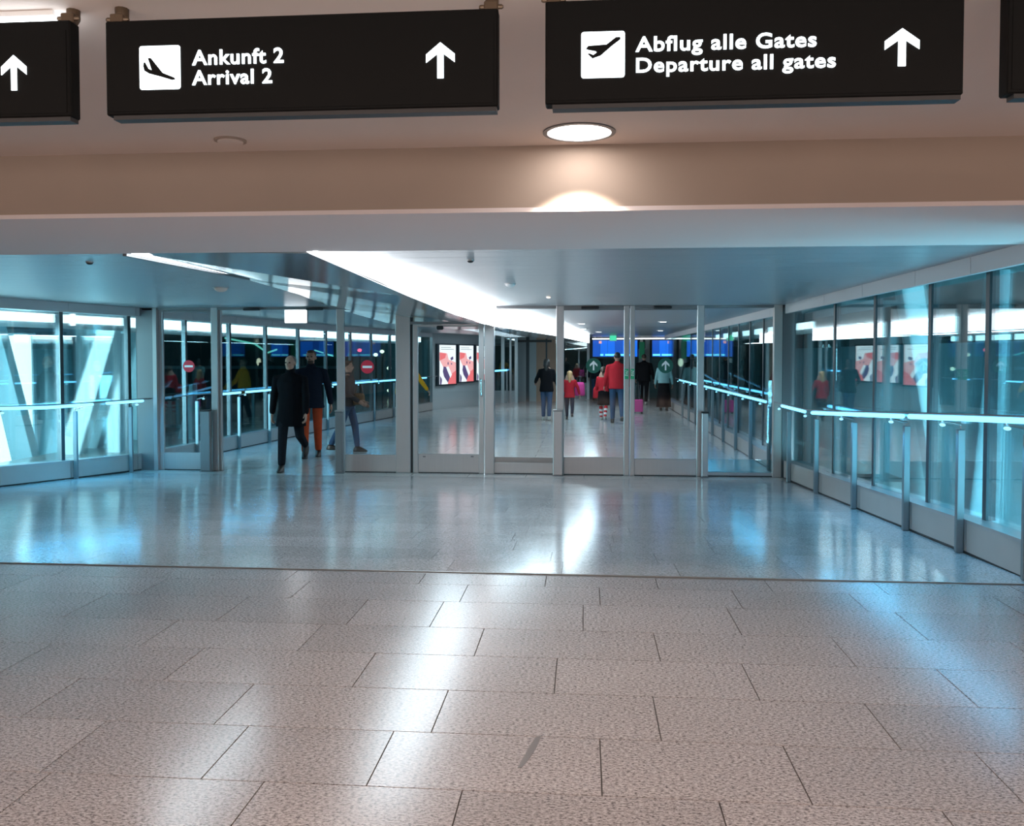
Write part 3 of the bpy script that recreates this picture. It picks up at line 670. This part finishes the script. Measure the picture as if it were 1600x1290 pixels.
# glass bay, metal posts, wood panels
g1 = thing('wall_back', 'far teal glass bay left of the wooden panels', None, (P(770, 600, 32).x, 32, LOW), kind='structure')
obj('pane', plate(757, 806, 517, 610, 32, .02), M['teal'], g1); obj('kick_panel', plate(757, 806, 610, 631, 31.95, .06), M['grey_wall'], g1)
for x0, x1 in ((783, 788), (796, 799), (804, 809)): obj('mullion', plate(x0, x1, 516, 630, 31.9, .1), M['alu'], g1)
hr = thing('handrail', 'tiny blue lit handrail in the far glass bay', 'handrail', (P(782, 600, 31.6).x, 31.6, LOW), 'blue lit handrails along the glazed walls')
a, b = P(771, 579.5, 31.6), P(792, 578, 31.6); obj('light_strip', limb(NB(), [a, b], [.03, .03], 8), M['blue'], hr)
for q_ in (a, b): obj('post', box((q_.x - .03, 31.6, LOW), (q_.x + .03, 31.66, q_.z - .03)), M['alu_dark'], hr)
wb = thing('wall_back', 'brown wooden panels with dark joints at the far end', None, (P(845, 600, 33).x, 33, LOW), kind='structure')
YB = 33.0
for x0, x1, m in ((809, 822, 'grey_wall'), (822, 827, 'mull'), (827, 838, 'grey_wall'), (838, 852.5, 'wood'), (852.5, 855, 'mull'), (855, 874, 'wood'), (874, 879, 'alu')):
    bb = plate(x0, x1, 520, 600, YB, .08); bb.free(); l = P(x0, 600, YB).x; r = P(x1, 600, YB).x
    obj('panel', box((l, YB, LOW), (r, YB + .08, CEIL)), M[m], wb)
obj('lintel', plate(808, 862, 531, 534.5, YB - .05, .05), M['black'], wb)
wg = thing('wall_back', 'dark green glazing beside the blue departure board', None, (P(900, 600, 35).x, 35, LOW), kind='structure')
l = P(876, 600, 35).x; r = P(925, 600, 35).x; obj('pane', box((l, 35, LOW), (r, 35.02, CEIL)), M['teal'], wg)
for x0, x1, m in ((917, 921, 'alu'), (921, 925, 'black')): obj('mullion', box((P(x0, 600, 34.9).x, 34.9, LOW), (P(x1, 600, 34.9).x, 35.0, CEIL)), M[m], wg)
obj('facade', box((l - 4, 37, LOW), (r + 9, 37.1, CEIL + .5)), M['night'], wg)
def board(lab, x0, x1, y0, y1, Y, cols):
    o = thing('departure_board', lab, 'screen', tuple(P((x0+x1)/2, y1, Y)), 'blue departure boards at the far end')
    obj('housing', plate(x0 - 1, x1 + 1, y0 - 1, y1 + 2.5, Y + .02, .1), M['black'], o)
    n_ = cols
    for k in range(n_):
        obj('display', plate(x0 + (x1-x0)*k/n_ + .15, x0 + (x1-x0)*(k+1)/n_ - .15, y0, y1, Y, .02), M['board' if (k % 3) else 'board2'], o)
    w_ = (x1 - x0)
    for a_, b_2 in ((.17, .24), (.28, .58), (.62, .92)) if n_ > 3 else ((.03, .38), (.45, .97)):
        obj('lit_line', plate(x0 + w_*a_, x0 + w_*b_2, y1 - 4.2, y1 - 1.4, Y - .01, .01), M['cyan'], o)
    obj('emblem', plate(x0 + w_*(.14 if n_ > 3 else .74), x0 + w_*(.2 if n_ > 3 else .8), y0 + 1, y0 + 5, Y - .01, .01), M['adp'], o)
    for X in (x0 + w_*.2, x0 + w_*.8):
        t = P(X, y0, Y); obj('hanger', limb(NB(), [(t.x, Y + .06, t.z), (t.x, Y + .06, CEIL)], [.02, .02], 6), M['alu'], o)
board('wide blue departure board above the walking people at the far end', 926, 996, 531.5, 557, 33.5, 6)
board('smaller blue departure board right of the green lit column', 1019, 1052, 531.5, 557, 33.5, 3)
we = thing('wall_back', 'dark far wall with columns beneath the departure boards', None, (P(1040, 600, 36).x, 36, LOW), kind='structure')
obj('infill', box((P(925, 600, 36).x, 36, LOW), (4.6, 36.1, CEIL)), M['night'], we)
for x0, x1, m in ((1000, 1004, 'alu'), (1008, 1015, 'grey_wall'), (1062, 1070, 'grey_wall'), (1084, 1090, 'alu')):
    obj('column', box((P(x0, 600, 34).x, 34, LOW), (P(x1, 600, 34).x, 34.2, CEIL)), M[m], we)
gl = thing('strip_light', 'thin horizontal light line above the departure boards', 'light', tuple(P(1010, 528, 33.3)))
obj('tube', limb(NB(), [P(926, 529.3, 33.3), P(1098, 528.3, 33.3)], [.03, .03], 6), M['window_band'], gl)
for X in (930, 1094): t = P(X, 528, 33.3); obj('bracket', box((t.x - .02, 33.3, t.z), (t.x + .02, 33.34, CEIL)), M['alu'], gl)
pc = thing('info_column', 'slim green lit column between the two blue boards', 'column', (P(1002, 600, 33.2).x, 33.2, LOW))
obj('casing', plate(998, 1008, 545, 622, 33.2, .2), M['alu_dark'], pc); obj('lit_face', plate(999, 1007, 534, 560, 33.15, .05), M['green'], pc)
wl_ = thing('wall_lamp', 'small warm lamp glowing beyond the right handrail', 'lamp', tuple(P(1063, 570, 33)))
obj('shade', ball(NB(), P(1063, 566, 33), (.10, .06, .16), 10), M['city'], wl_); obj('base', box(tuple(P(1061, 576, 33.05)), tuple(P(1065, 570, 33.1))), M['alu'], wl_)
obj('pole', box((P(1062.3, 580, 33.06).x, 33.06, LOW), (P(1063.7, 580, 33.06).x, 33.1, P(1063, 574, 33.06).z)), M['alu_dark'], wl_)

# ------------------------------------------------------------------ outside: floodlit bridge struts and night background
def strut(lab, px, Y, m, t=.22, grp='diagonal bridge struts outside the left windows'):
    o = obj('bridge_strut', bev(prism([P(x, y_, Y) for x, y_ in px], (0, t, 0)), .008), M[m]); tag(o, lab, 'strut', grp); return o
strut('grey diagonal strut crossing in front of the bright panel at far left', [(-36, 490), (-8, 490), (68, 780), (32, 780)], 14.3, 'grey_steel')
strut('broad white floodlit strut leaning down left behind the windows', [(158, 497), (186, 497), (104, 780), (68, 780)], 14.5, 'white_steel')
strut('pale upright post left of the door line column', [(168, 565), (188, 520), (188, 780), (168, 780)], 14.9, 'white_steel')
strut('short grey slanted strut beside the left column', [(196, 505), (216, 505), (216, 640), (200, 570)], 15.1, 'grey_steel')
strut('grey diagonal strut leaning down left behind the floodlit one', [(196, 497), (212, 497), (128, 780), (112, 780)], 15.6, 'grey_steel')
lbx = thing('glowing_panel', 'bright white panel with painted-in glow outside the far left window', 'glowing panel', tuple(P(10, 760, 16)))
obj('lit_face', plate(-70, 50, 524, 790, 16, .02), M['panel_glow'], lbx); obj('frame', plate(-74, 54, 520, 794, 16.03, .08), M['grey_steel'], lbx)
pr = thing('backdrop_sheet', 'broad pale blue grey pier sheet added behind the floodlit struts at left', 'backdrop', tuple(P(170, 790, 17.2)))
obj('wall_sheet', plate(107, 236, 512, 800, 17.2, .2), M['backdrop'], pr)  # sheet added to brighten the view between the struts
pr2 = thing('backdrop_sheet', 'long pale pier sheet added outside the right windows beside the ramp', 'backdrop', (5.7, 11, -6))
obj('wall_sheet', box((5.6, 6.2, -6), (5.8, 26, EYE + .2)), M['backdrop'], pr2)  # sheet added to give the right glass a pale cyan body
gp = thing('grey_wall_panel', 'flat blue grey panel between the bright panel and the floodlit strut', 'wall panel', tuple(P(78, 760, 16.5)))
obj('sheet', plate(51, 106, 527, 790, 16.5, .06), M['backdrop'], gp); obj('top_edge', plate(50, 107, 524, 527, 16.45, .12), M['alu'], gp)
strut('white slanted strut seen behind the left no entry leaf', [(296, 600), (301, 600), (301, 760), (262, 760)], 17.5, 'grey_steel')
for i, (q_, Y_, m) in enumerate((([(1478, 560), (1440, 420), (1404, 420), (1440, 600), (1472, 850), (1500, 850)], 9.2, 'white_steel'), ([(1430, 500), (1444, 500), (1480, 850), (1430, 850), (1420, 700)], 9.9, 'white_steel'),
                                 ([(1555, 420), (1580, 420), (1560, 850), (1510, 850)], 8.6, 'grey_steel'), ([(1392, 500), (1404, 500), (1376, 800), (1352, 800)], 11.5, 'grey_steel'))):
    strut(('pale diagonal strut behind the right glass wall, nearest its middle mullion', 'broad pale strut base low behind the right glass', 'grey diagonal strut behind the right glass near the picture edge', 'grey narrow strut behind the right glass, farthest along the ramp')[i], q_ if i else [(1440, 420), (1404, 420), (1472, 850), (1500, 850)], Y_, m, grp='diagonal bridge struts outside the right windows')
nf = tag(obj('night_building', box((-30, 34, -6), (-9.5, 35, 5)), M['night']), 'dark teal building across the water beyond the left windows', 'building')
for z in (-1.5, .9, 2.4): obj('floor_slab', box((-30, 33.9, z), (-9.5, 34, z + .12)), M['grey_steel'], nf)
nl = obj('neon_line', limb(NB(), [P(352, 528, 33.86), P(398, 537, 33.86), P(418, 551, 33.86), P(432, 546, 33.86)], [.04]*4, 6), M['city_green'], nf)
nl2 = obj('neon_line', limb(NB(), [P(492, 547, 33.86), P(520, 556, 33.86)], [.03]*2, 6), M['city_green'], nf)
for px, py, m, lab in ((562, 547, 'city_red', 'red lamp in the night city behind the sliding leaf'), (587, 554, 'city', 'yellowish street lamp above the no entry sticker'), (608, 575, 'city', 'street lamp right of the no entry sticker'), (608, 610, 'city', 'low street lamp under the blue rail'), (597, 549, 'city', 'faint lamp at upper right of the sliding leaf')):
    c = P(px, py, 36 if py == 610 else 33); t_ = tag(obj('street_lamp', ball(NB(), c, (.09, .09, .07), 8), M[m]), lab, 'lamp', 'distant night lamps beyond the left wall')
    obj('mast', limb(NB(), [(c.x, c.y + .05, c.z - .05), (c.x, c.y + .05, -5.5)], [.03, .05], 6), M['night'], t_)
tag(obj('ground', box((-60, -5, -6.2), (40, 90, -6)), M['night']), 'dark ground below the bridge', None, None, 'structure')

# ------------------------------------------------------------------ people
def cloth(name, c, rough=.9): return mat(name, c, rough, noise=(25, .15, (1, 1, 1)), spec=.06)
skin = mat('skin', (.36, .20, .145), .6); skin_d = mat('skin_tan', (.32, .17, .12), .6)
eye_m = mat('eye', (.03, .02, .02), .2); lip = mat('lip', (.35, .12, .10), .5)
def blob(name, bm, voxel, m, parent, extra=None, it=4):
    bmesh.ops.recalc_face_normals(bm, faces=bm.faces)
    me = bpy.data.meshes.new('tmp'); bm.to_mesh(me); bm.free()
    t = bpy.data.objects.new('tmp', me); COL.objects.link(t)
    r = t.modifiers.new('r', 'REMESH'); r.mode = 'VOXEL'; r.voxel_size = voxel
    s = t.modifiers.new('s', 'SMOOTH'); s.factor = .5; s.iterations = it
    dg = bpy.context.evaluated_depsgraph_get(); dg.update()
    out = bpy.data.meshes.new_from_object(t.evaluated_get(dg)); bpy.data.objects.remove(t); bpy.data.meshes.remove(me)
    b2 = NB(); b2.from_mesh(out)
    if extra: extra(b2)
    for f in b2.faces: f.smooth = True
    b2.to_mesh(out); b2.free(); out.name = name
    return link_mesh(name, out, m, parent, local=True)

def person(label, loc, rz, H, legs, arms, top, bottom, shoes, hair, hair_style='short', top_len=.90, flare=1.0, bulk=1.0, coat_open=None,
           female=False, lean=0.0, head_turn=0.0, skirt=None, beard=False, fine=False, sk=None, socks=None, scarf=None, group='people walking through the corridor', child=False):
    """local frame: faces -Y, feet on z=0. legs=((thigh,knee),(thigh,knee)) degrees forward for left(+x),right(-x); arms=((swing,abduct,elbow),...)"""
    root = thing('person', label, 'person', loc, group, rz=rz)
    s = H / 1.75; sk = sk or skin; vox = .011 if fine else .02
    hs = 1.18 if child else 1.0
    shw = (.175 if female else .20) * s * bulk**.5; hipw = .095 * s
    th, sh = .43*s, .41*s
    J = {}
    feet = []
    for i, (sx, (a, k)) in enumerate(zip((1, -1), legs)):
        hip = Vector((sx*hipw, 0, 0)); kn = hip + Vector((0, -math.sin(R(a)), -math.cos(R(a))))*th
        b = a - k; an = kn + Vector((0, -math.sin(R(b)), -math.cos(R(b))))*sh
        pitchf = 0 if k < 30 else R(min(55, k - a - 5))
        J[i] = [hip, kn, an, pitchf]; feet.append(an.z - .085*s - math.sin(pitchf)*.12*s)
    base = -min(feet)
    for i in (0, 1):
        for q in range(3): J[i][q] = J[i][q] + Vector((0, 0, base))
    hz = base; L = R(lean)
    def up(h, x=0, y=0): return Vector((x, y - math.sin(L)*h, hz + math.cos(L)*h))     # along the spine above hip
    waist, chest, neck0, headc = up(.16*s), up(.36*s), up(.545*s), up(.70*s if not child else .69*s)
    arm = []
    for i, (sx, (sw, ab, el)) in enumerate(zip((1, -1), arms)):
        S = up(.475*s, sx*shw); d1 = Vector((sx*math.sin(R(ab)), -math.sin(R(sw))*math.cos(R(ab)), -math.cos(R(sw))*math.cos(R(ab)))); E = S + d1*.285*s
        e = sw + el; d2 = Vector((sx*math.sin(R(ab*.6)), -math.sin(R(e)), -math.cos(R(e)))).normalized(); W = E + d2*.255*s
        arm.append((S, E, W, d2))
    # body
    bm = NB(); bk = bulk
    for i in (0, 1):
        h_, k_, a_, pf = J[i]; limb(bm, [h_, k_, a_], [.080*s*bk, .054*s, .038*s], 12)
    tors = [(-.05, .150, .10), (.03, .158, .105), (.16, .130 if female else .142, .092), (.30, .150, .105), (.42, .165, .108), (.50, .135, .085), (.545, .07, .06)]
    loft(bm, [(up(h).x, up(h).y, up(h).z, rx*s*bk, ry*s*bk) for h, rx, ry in tors], 18)
    for S, E, W, d in arm: limb(bm, [up(.49*s, S.x*.5), S, E, W], [.05*s, .052*s, .040*s, .027*s], 10)
    limb(bm, [neck0 - Vector((0, 0, .02)), headc - Vector((0, 0, .04*s))], [.055*s, .052*s], 12)
    hr_ = (.074*s*hs, .094*s*hs, .115*s*hs)
    Hm = Matrix.Translation(headc) @ Matrix.Rotation(R(head_turn), 4, 'Z')
    def hp(x, y_, z): return Hm @ Vector((x*s*hs, y_*s*hs, z*s*hs))
    def hball(b_, c, r, n_=12):
        g = bmesh.ops.create_uvsphere(b_, u_segments=n_, v_segments=n_ - 2, radius=1)
        for v in g['verts']: v.co = hp(c[0] + v.co.x*r[0], c[1] + v.co.y*r[1], c[2] + v.co.z*r[2])
    hball(bm, (0, .010, .022), (.076, .092, .090), 16); hball(bm, (0, -.022, -.045), (.056, .062, .066), 14)      # skull, jaw
    limb(bm, [hp(0, -.078, .012), hp(0, -.100, -.022)], [.010*s, .014*s], 8)                                       # nose
    for sx in (1, -1): hball(bm, (sx*.078, .012, -.012), (.012, .020, .030), 8)                                    # ears
    hball(bm, (0, -.072, .026), (.050, .014, .010), 8)
    def hands(b2):
        for i, (S, E, W, d) in enumerate(arm):
            sx = 1 if i == 0 else -1
            fwd = Vector((0, -1, 0)); fwd = (fwd - d*fwd.dot(d)).normalized(); inn = d.cross(fwd).normalized()
            if inn.x*sx > 0: inn = -inn
            c = W + d*.05*s
            g = bmesh.ops.create_uvsphere(b2, u_segments=10, v_segments=8, radius=1)
            for v in g['verts']: v.co = c + d*v.co.z*.052*s + fwd*v.co.y*.040*s + inn*v.co.x*.016*s
            for k, ln in enumerate((.066, .076, .070, .054)):
                o_ = c + d*.035*s + fwd*(.027 - .018*k)*s
                m1 = o_ + d*ln*.5*s + inn*.006*s; m2 = m1 + d*ln*.32*s + inn*.020*s; m3 = m2 + d*ln*.12*s + inn*.022*s
                limb(b2, [o_, m1, m2, m3], [.0088*s, .0085*s, .0078*s, .006*s], 6)
            t0 = c - d*.02*s + fwd*.028*s; limb(b2, [t0, t0 + (fwd*.8 + d*.7)*.035*s + inn*.01*s, t0 + (fwd*.7 + d*1.3)*.05*s + inn*.02*s], [.012*s, .010*s, .008*s], 6)
    body = blob('body', bm, vox, sk, root, hands, 3)
    for sx in (1, -1):
        b_ = NB(); hball(b_, (sx*.031, -.082, .010), (.015, .009, .009), 8); obj('eye', b_, eye_m, root, True)
    b_ = NB(); hball(b_, (0, -.082, -.052), (.022, .006, .006), 8); obj('mouth', b_, lip, root, True)
    # lower clothes
    if bottom:
        bm = NB()
        for i in (0, 1):
            h_, k_, a_, pf = J[i]; limb(bm, [h_, k_, a_ + (k_ - a_)*.08], [.086*s*bk, .070*s, .056*s], 14)
        loft(bm, [(0, 0, hz - .07*s, .165*s*bk, .115*s*bk), (0, 0, hz + .02*s, .175*s*bk, .122*s*bk), (0, 0, hz + .11*s, .155*s*bk, .108*s*bk)], 18)
        blob('trousers', bm, vox, bottom, root)
    if socks:
        for i in (0, 1):
            h_, k_, a_, pf = J[i]
            for q in range(5):
                t0 = k_.lerp(a_, .15 + q*.17); t1 = k_.lerp(a_, .15 + q*.17 + .17); r0 = (.066 - .004*q)*s
                obj('sock', limb(NB(), [t0, t1], [r0, r0 - .003*s], 12), socks[q % 2], root, True, True)
    if skirt:
        mm, z_end, fl = skirt
        bm = loft(NB(), [(0, 0, z_end*s, .20*s*fl, .17*s*fl), (0, 0, (z_end*s + hz)/2, .19*s*(1 + fl)/2, .15*s*(1 + fl)/2), (0, 0, hz, .18*s, .13*s), (0, 0, hz + .14*s, .145*s, .11*s)], 24)
        for v in bm.verts:
            if v.co.z < hz - .05: an = math.atan2(v.co.y, v.co.x); v.co.x *= 1 + .05*math.sin(9*an); v.co.y *= 1 + .05*math.sin(9*an)
        obj('skirt', bm, mm, root, True, True)
    # top
    bm = NB(); zb = top_len*s - (0)
    low = zb
    prof = [(hz + .02*s, .178, .125), (hz + .16*s, .158 if female else .172, .118), (hz + .30*s, .176, .128), (hz + .42*s, .190, .128), (hz + .50*s, .160, .105), (hz + .55*s, .085, .078)]
    secs = []
    if low < hz: secs.append((0, -math.sin(L)*(low - hz), low, .19*s*bk*flare, .135*s*bk*flare)); secs.append((0, 0, (low + hz)/2, .185*s*bk*(1 + flare)/2, .13*s*bk*(1 + flare)/2))
    for z, rx, ry in prof:
        if z > low + .03: h_ = z - hz; secs.append((0, -math.sin(L)*h_, hz + math.cos(L)*h_, rx*s*bk, ry*s*bk))
    if low >= hz: secs.insert(0, (0, -math.sin(L)*(low - hz), low, .17*s*bk, .122*s*bk))
    loft(bm, secs, 20)
    for S, E, W, d in arm: limb(bm, [up(.485*s, S.x*.45), S, E, W - d*.015*s], [.062*s, .064*s, .058*s, .046*s], 12)
    limb(bm, [up(.52*s), up(.575*s)], [.078*s, .070*s], 12)     # collar
    coat = blob('jacket', bm, vox, top, root)
    if scarf:
        obj('collar', limb(NB(), [up(.555*s), up(.60*s)], [.074*s, .066*s], 14), scarf, root, True, True)
    # shoes
    for i in (0, 1):
        h_, k_, a_, pf = J[i]; g = Matrix.Translation(a_) @ Matrix.Rotation(pf, 4, 'X')
        b_ = NB(); loft(b_, [(0, -.055*s, -.085*s, .046*s, .135*s), (0, -.055*s, -.06*s, .048*s, .138*s), (0, -.035*s, -.03*s, .044*s, .105*s), (0, 0, .012*s, .045*s, .052*s)], 16)
        for v in b_.verts: v.co = g @ v.co
        so_ = obj('shoe', b_, shoes, root, True, True)
    # hair
    b_ = NB()
    if hair_style == 'bald': hball(b_, (0, .030, .032), (.0805, .083, .086), 16)
    elif hair_style == 'short':
        hball(b_, (0, .026, .036), (.083, .086, .085), 14); hball(b_, (0, -.035, .090), (.058, .045, .026), 10)
    elif hair_style == 'long':
        hball(b_, (0, .026, .034), (.088, .092, .090), 14)
        limb(b_, [hp(0, .05, .03), hp(0, .075, -.08), hp(0, .09, -.22)], [.080*s, .075*s, .04*s], 12)
        for sx in (1, -1): limb(b_, [hp(sx*.06, .02, .03), hp(sx*.075, .03, -.10)], [.034*s, .022*s], 8)
    elif hair_style == 'ponytail':
        hball(b_, (0, .026, .034), (.088, .092, .090), 14); limb(b_, [hp(0, .10, .05), hp(0, .15, -.02), hp(0, .13, -.14)], [.03*s, .034*s, .012*s], 8)
    hm = blob('hair', b_, .012, hair, root, None, 2) if hair_style != 'bald' else obj('hair', b_, hair, root, True, True)
    if beard:
        b_ = NB(); hball(b_, (0, -.036, -.070), (.055, .056, .044), 12); obj('beard', b_, hair, root, True, True)
        b_ = NB(); hball(b_, (0, -.086, -.036), (.026, .008, .006), 8); obj('moustache', b_, hair, root, True, True)
    return root, arm

blackc = cloth('black_cloth', (.006, .006, .008)); navy = cloth('navy_cloth', (.010, .014, .024)); navy2 = cloth('navy_trousers', (.02, .025, .04))
orange = cloth('orange_red_cloth', (.42, .065, .025)); jeans = cloth('jeans', (.035, .07, .13)); redc = cloth('red_cloth', (.42, .02, .03)); yellow = cloth('mustard_cloth', (.72, .30, .02))
leather = mat('dark_leather', (.02, .015, .012), .4); pink = cloth('magenta_cloth', (.55, .06, .25)); tealc = cloth('pale_teal_cloth', (.22, .40, .42)); dgrey = cloth('charcoal_cloth', (.04, .045, .05))
brownh = mat('brown_hair', (.05, .025, .015), .6); greyh = mat('grey_hair', (.12, .105, .10), .7); blondh = mat('blond_hair', (.45, .26, .12), .6); blackh = mat('black_hair', (.012, .01, .01), .5)
whitec = cloth('white_cloth', (.6, .6, .6)); sneaker = mat('pale_trainer', (.35, .33, .30), .6)
def at_feet(px, py):
    v = PZ(px, py, LOW); return (v.x, v.y, LOW)
def face(px, away=False, turn=0):
    r = ray(px, 560); a = math.atan2(r.x, r.y)     # turn so that local -Y looks to the camera
    return -a + (math.pi if away else 0) + R(turn)
person('man with short grey hair in a long black coat striding towards the hall', at_feet(455, 734), face(455, turn=-14), 1.78, ((-22, 42), (16, 6)), ((12, 8, 10), (-14, 12, 12)),
       blackc, cloth('black_trousers', (.012, .013, .017)), leather, greyh, 'bald', top_len=.66, flare=1.18, bulk=1.04, fine=True, head_turn=-12, lean=1, scarf=blackc)
person('bearded man in dark jacket and orange red trousers behind the man in black', at_feet(487, 714), face(487, turn=-6), 1.86, ((-6, 8), (12, 12)), ((-10, 14, 14), (8, 8, 16)),
       navy, orange, leather, brownh, 'short', top_len=.80, flare=1.13, bulk=1.02, fine=True, beard=True, sk=skin_d, head_turn=-8)
person('person in dark jacket and jeans with a brown bag behind the sliding leaf', at_feet(545, 706), face(545, turn=80), 1.68, ((14, 8), (-18, 10)), ((8, 8, 40), (4, 10, 55)),
       dgrey, jeans, leather, brownh, 'short', top_len=.86)
person('person in a mustard yellow jacket half hidden behind the swing door frame', at_feet(638, 672), face(638, turn=25), 1.70, ((6, 6), (-8, 10)), ((20, 26, 22), (-10, 10, 10)),
       yellow, navy2, leather, brownh, 'short', top_len=.84)
person('woman with dark hair, black jacket and jeans walking away', at_feet(854, 656), face(854, True, -8), 1.68, ((4, 3), (-8, 10)), ((10, 24, 60), (6, 14, 40)),
       blackc, jeans, sneaker, blackh, 'long', top_len=.80, bulk=1.1, female=True)
gr_, ga_ = person('little girl with blond hair, red top and dark leggings walking away', at_feet(890, 655), face(890, True, 0), 1.34, ((10, 4), (-16, 28)), ((10, 10, 10), (8, 24, 10)),
       redc, navy2, leather, blondh, 'long', top_len=.78, flare=1.1, female=True, child=True)
person('man in a red jacket with blue jeans walking away', at_feet(964, 661), face(964, True, 6), 1.86, ((12, 6), (-12, 24)), ((14, 10, 20), (10, 12, 20)),
       redc, jeans, leather, blackh, 'short', top_len=.84, bulk=1.12)
person('child in dark clothes with red and white striped socks beside the red-jacketed man', at_feet(943, 656), face(943, True, -10), 1.45, ((8, 4), (-10, 16)), ((10, 12, 14), (6, 18, 20)),
       redc, None, sneaker, brownh, 'ponytail', top_len=.74, female=True, child=True, skirt=(blackc, .50, 1.0), socks=(redc, whitec))
person('dark-dressed person walking ahead behind the left arrow sticker', at_feet(931, 625), face(931, True), 1.80, ((8, 4), (-10, 16)), ((8, 10, 10), (6, 10, 10)), navy, jeans, leather, greyh, 'short', top_len=.82, group='people in the distance')
person('pale-haired person in dark clothes beside the dark-dressed walker far ahead', at_feet(921, 623), face(921, True, 12), 1.68, ((8, 4), (-8, 12)), ((8, 12, 10), (6, 10, 30)), dgrey, navy2, leather, blondh, 'short', top_len=.80, group='people in the distance')
person('person in a black jacket and dark trousers behind the right door stile', at_feet(1006, 632), face(1006, True, -10), 1.82, ((6, 4), (-6, 8)), ((8, 12, 12), (6, 12, 12)), blackc, blackc, sneaker, brownh, 'short', top_len=.80, bulk=1.25, group='people in the distance')
person('woman in a pale teal top and long black skirt below the right arrow sticker', at_feet(1037, 641), face(1039, True, 4), 1.66, ((4, 2), (-4, 4)), ((8, 12, 12), (6, 14, 12)), tealc, None, leather, blackh, 'long', top_len=.92, female=True, skirt=(blackc, .12, 1.25), bulk=1.1)
# things held or pulled
def bag(lab, px, py0, py1, w_px, ffeet, m, dy=0, strap=True, name='shoulder_bag'):
    b0 = PZ(px, ffeet, LOW); Y = b0.y + dy; z1 = P(px, py0, Y).z; z0 = P(px, py1, Y).z; W = w_px * Y / F / 2; c = P(px, (py0+py1)/2, Y)
    o = thing(name, lab, 'bag', (c.x, Y, z0))
    bb = NB(); H = z1 - z0
    loft(bb, [(c.x, Y, z0, W*.9, .07), (c.x, Y, z0 + H*.15, W, .09), (c.x, Y, z0 + H*.8, W*.92, .08), (c.x, Y, z1, W*.7, .05)], 16)
    obj('body', bb, m, o, smooth=True)
    if strap: obj('strap', limb(NB(), [(c.x - W*.6, Y, z1 - .02), (c.x - W*.3, Y, z1 + .16), (c.x + W*.3, Y, z1 + .16), (c.x + W*.6, Y, z1 - .02)], [.012]*4, 6), leather, o)
    return o
bag('brown bag carried by the person behind the sliding leaf', 561, 614, 632, 20, 704, cloth('brown_bag', (.16, .09, .05)), dy=-.32)
bag('red and white bag hanging beside the striped-sock child', 935, 604, 622, 17, 654, redc, dy=-.3)
bag('magenta bag held out by the little girl', 906, 597, 618, 16, 654, pink, dy=.1)
bag('dark bag carried by the pale-haired distant walker', 912, 589, 598, 9, 624, leather, dy=0)
sc_ = thing('suitcase', 'small pink trolley case behind the right door stile', 'suitcase', at_feet(997, 646))
x_, y_, z_ = at_feet(997, 646)
obj('shell', bev(box((x_ - .15, y_, LOW + .05), (x_ + .15, y_ + .18, LOW + .42)), .03, 2), pink, sc_)
obj('handle', limb(NB(), [(x_ - .07, y_ + .09, LOW + .41), (x_ - .07, y_ + .09, LOW + .85), (x_ + .07, y_ + .09, LOW + .85), (x_ + .07, y_ + .09, LOW + .41)], [.01]*4, 6), M['chrome'], sc_)
for sx in (-1, 1): obj('wheel', limb(NB(), [(x_ + sx*.11 - .012, y_ + .05, LOW + .03), (x_ + sx*.11 + .012, y_ + .05, LOW + .03)], [.028, .028], 10), M['black'], sc_)
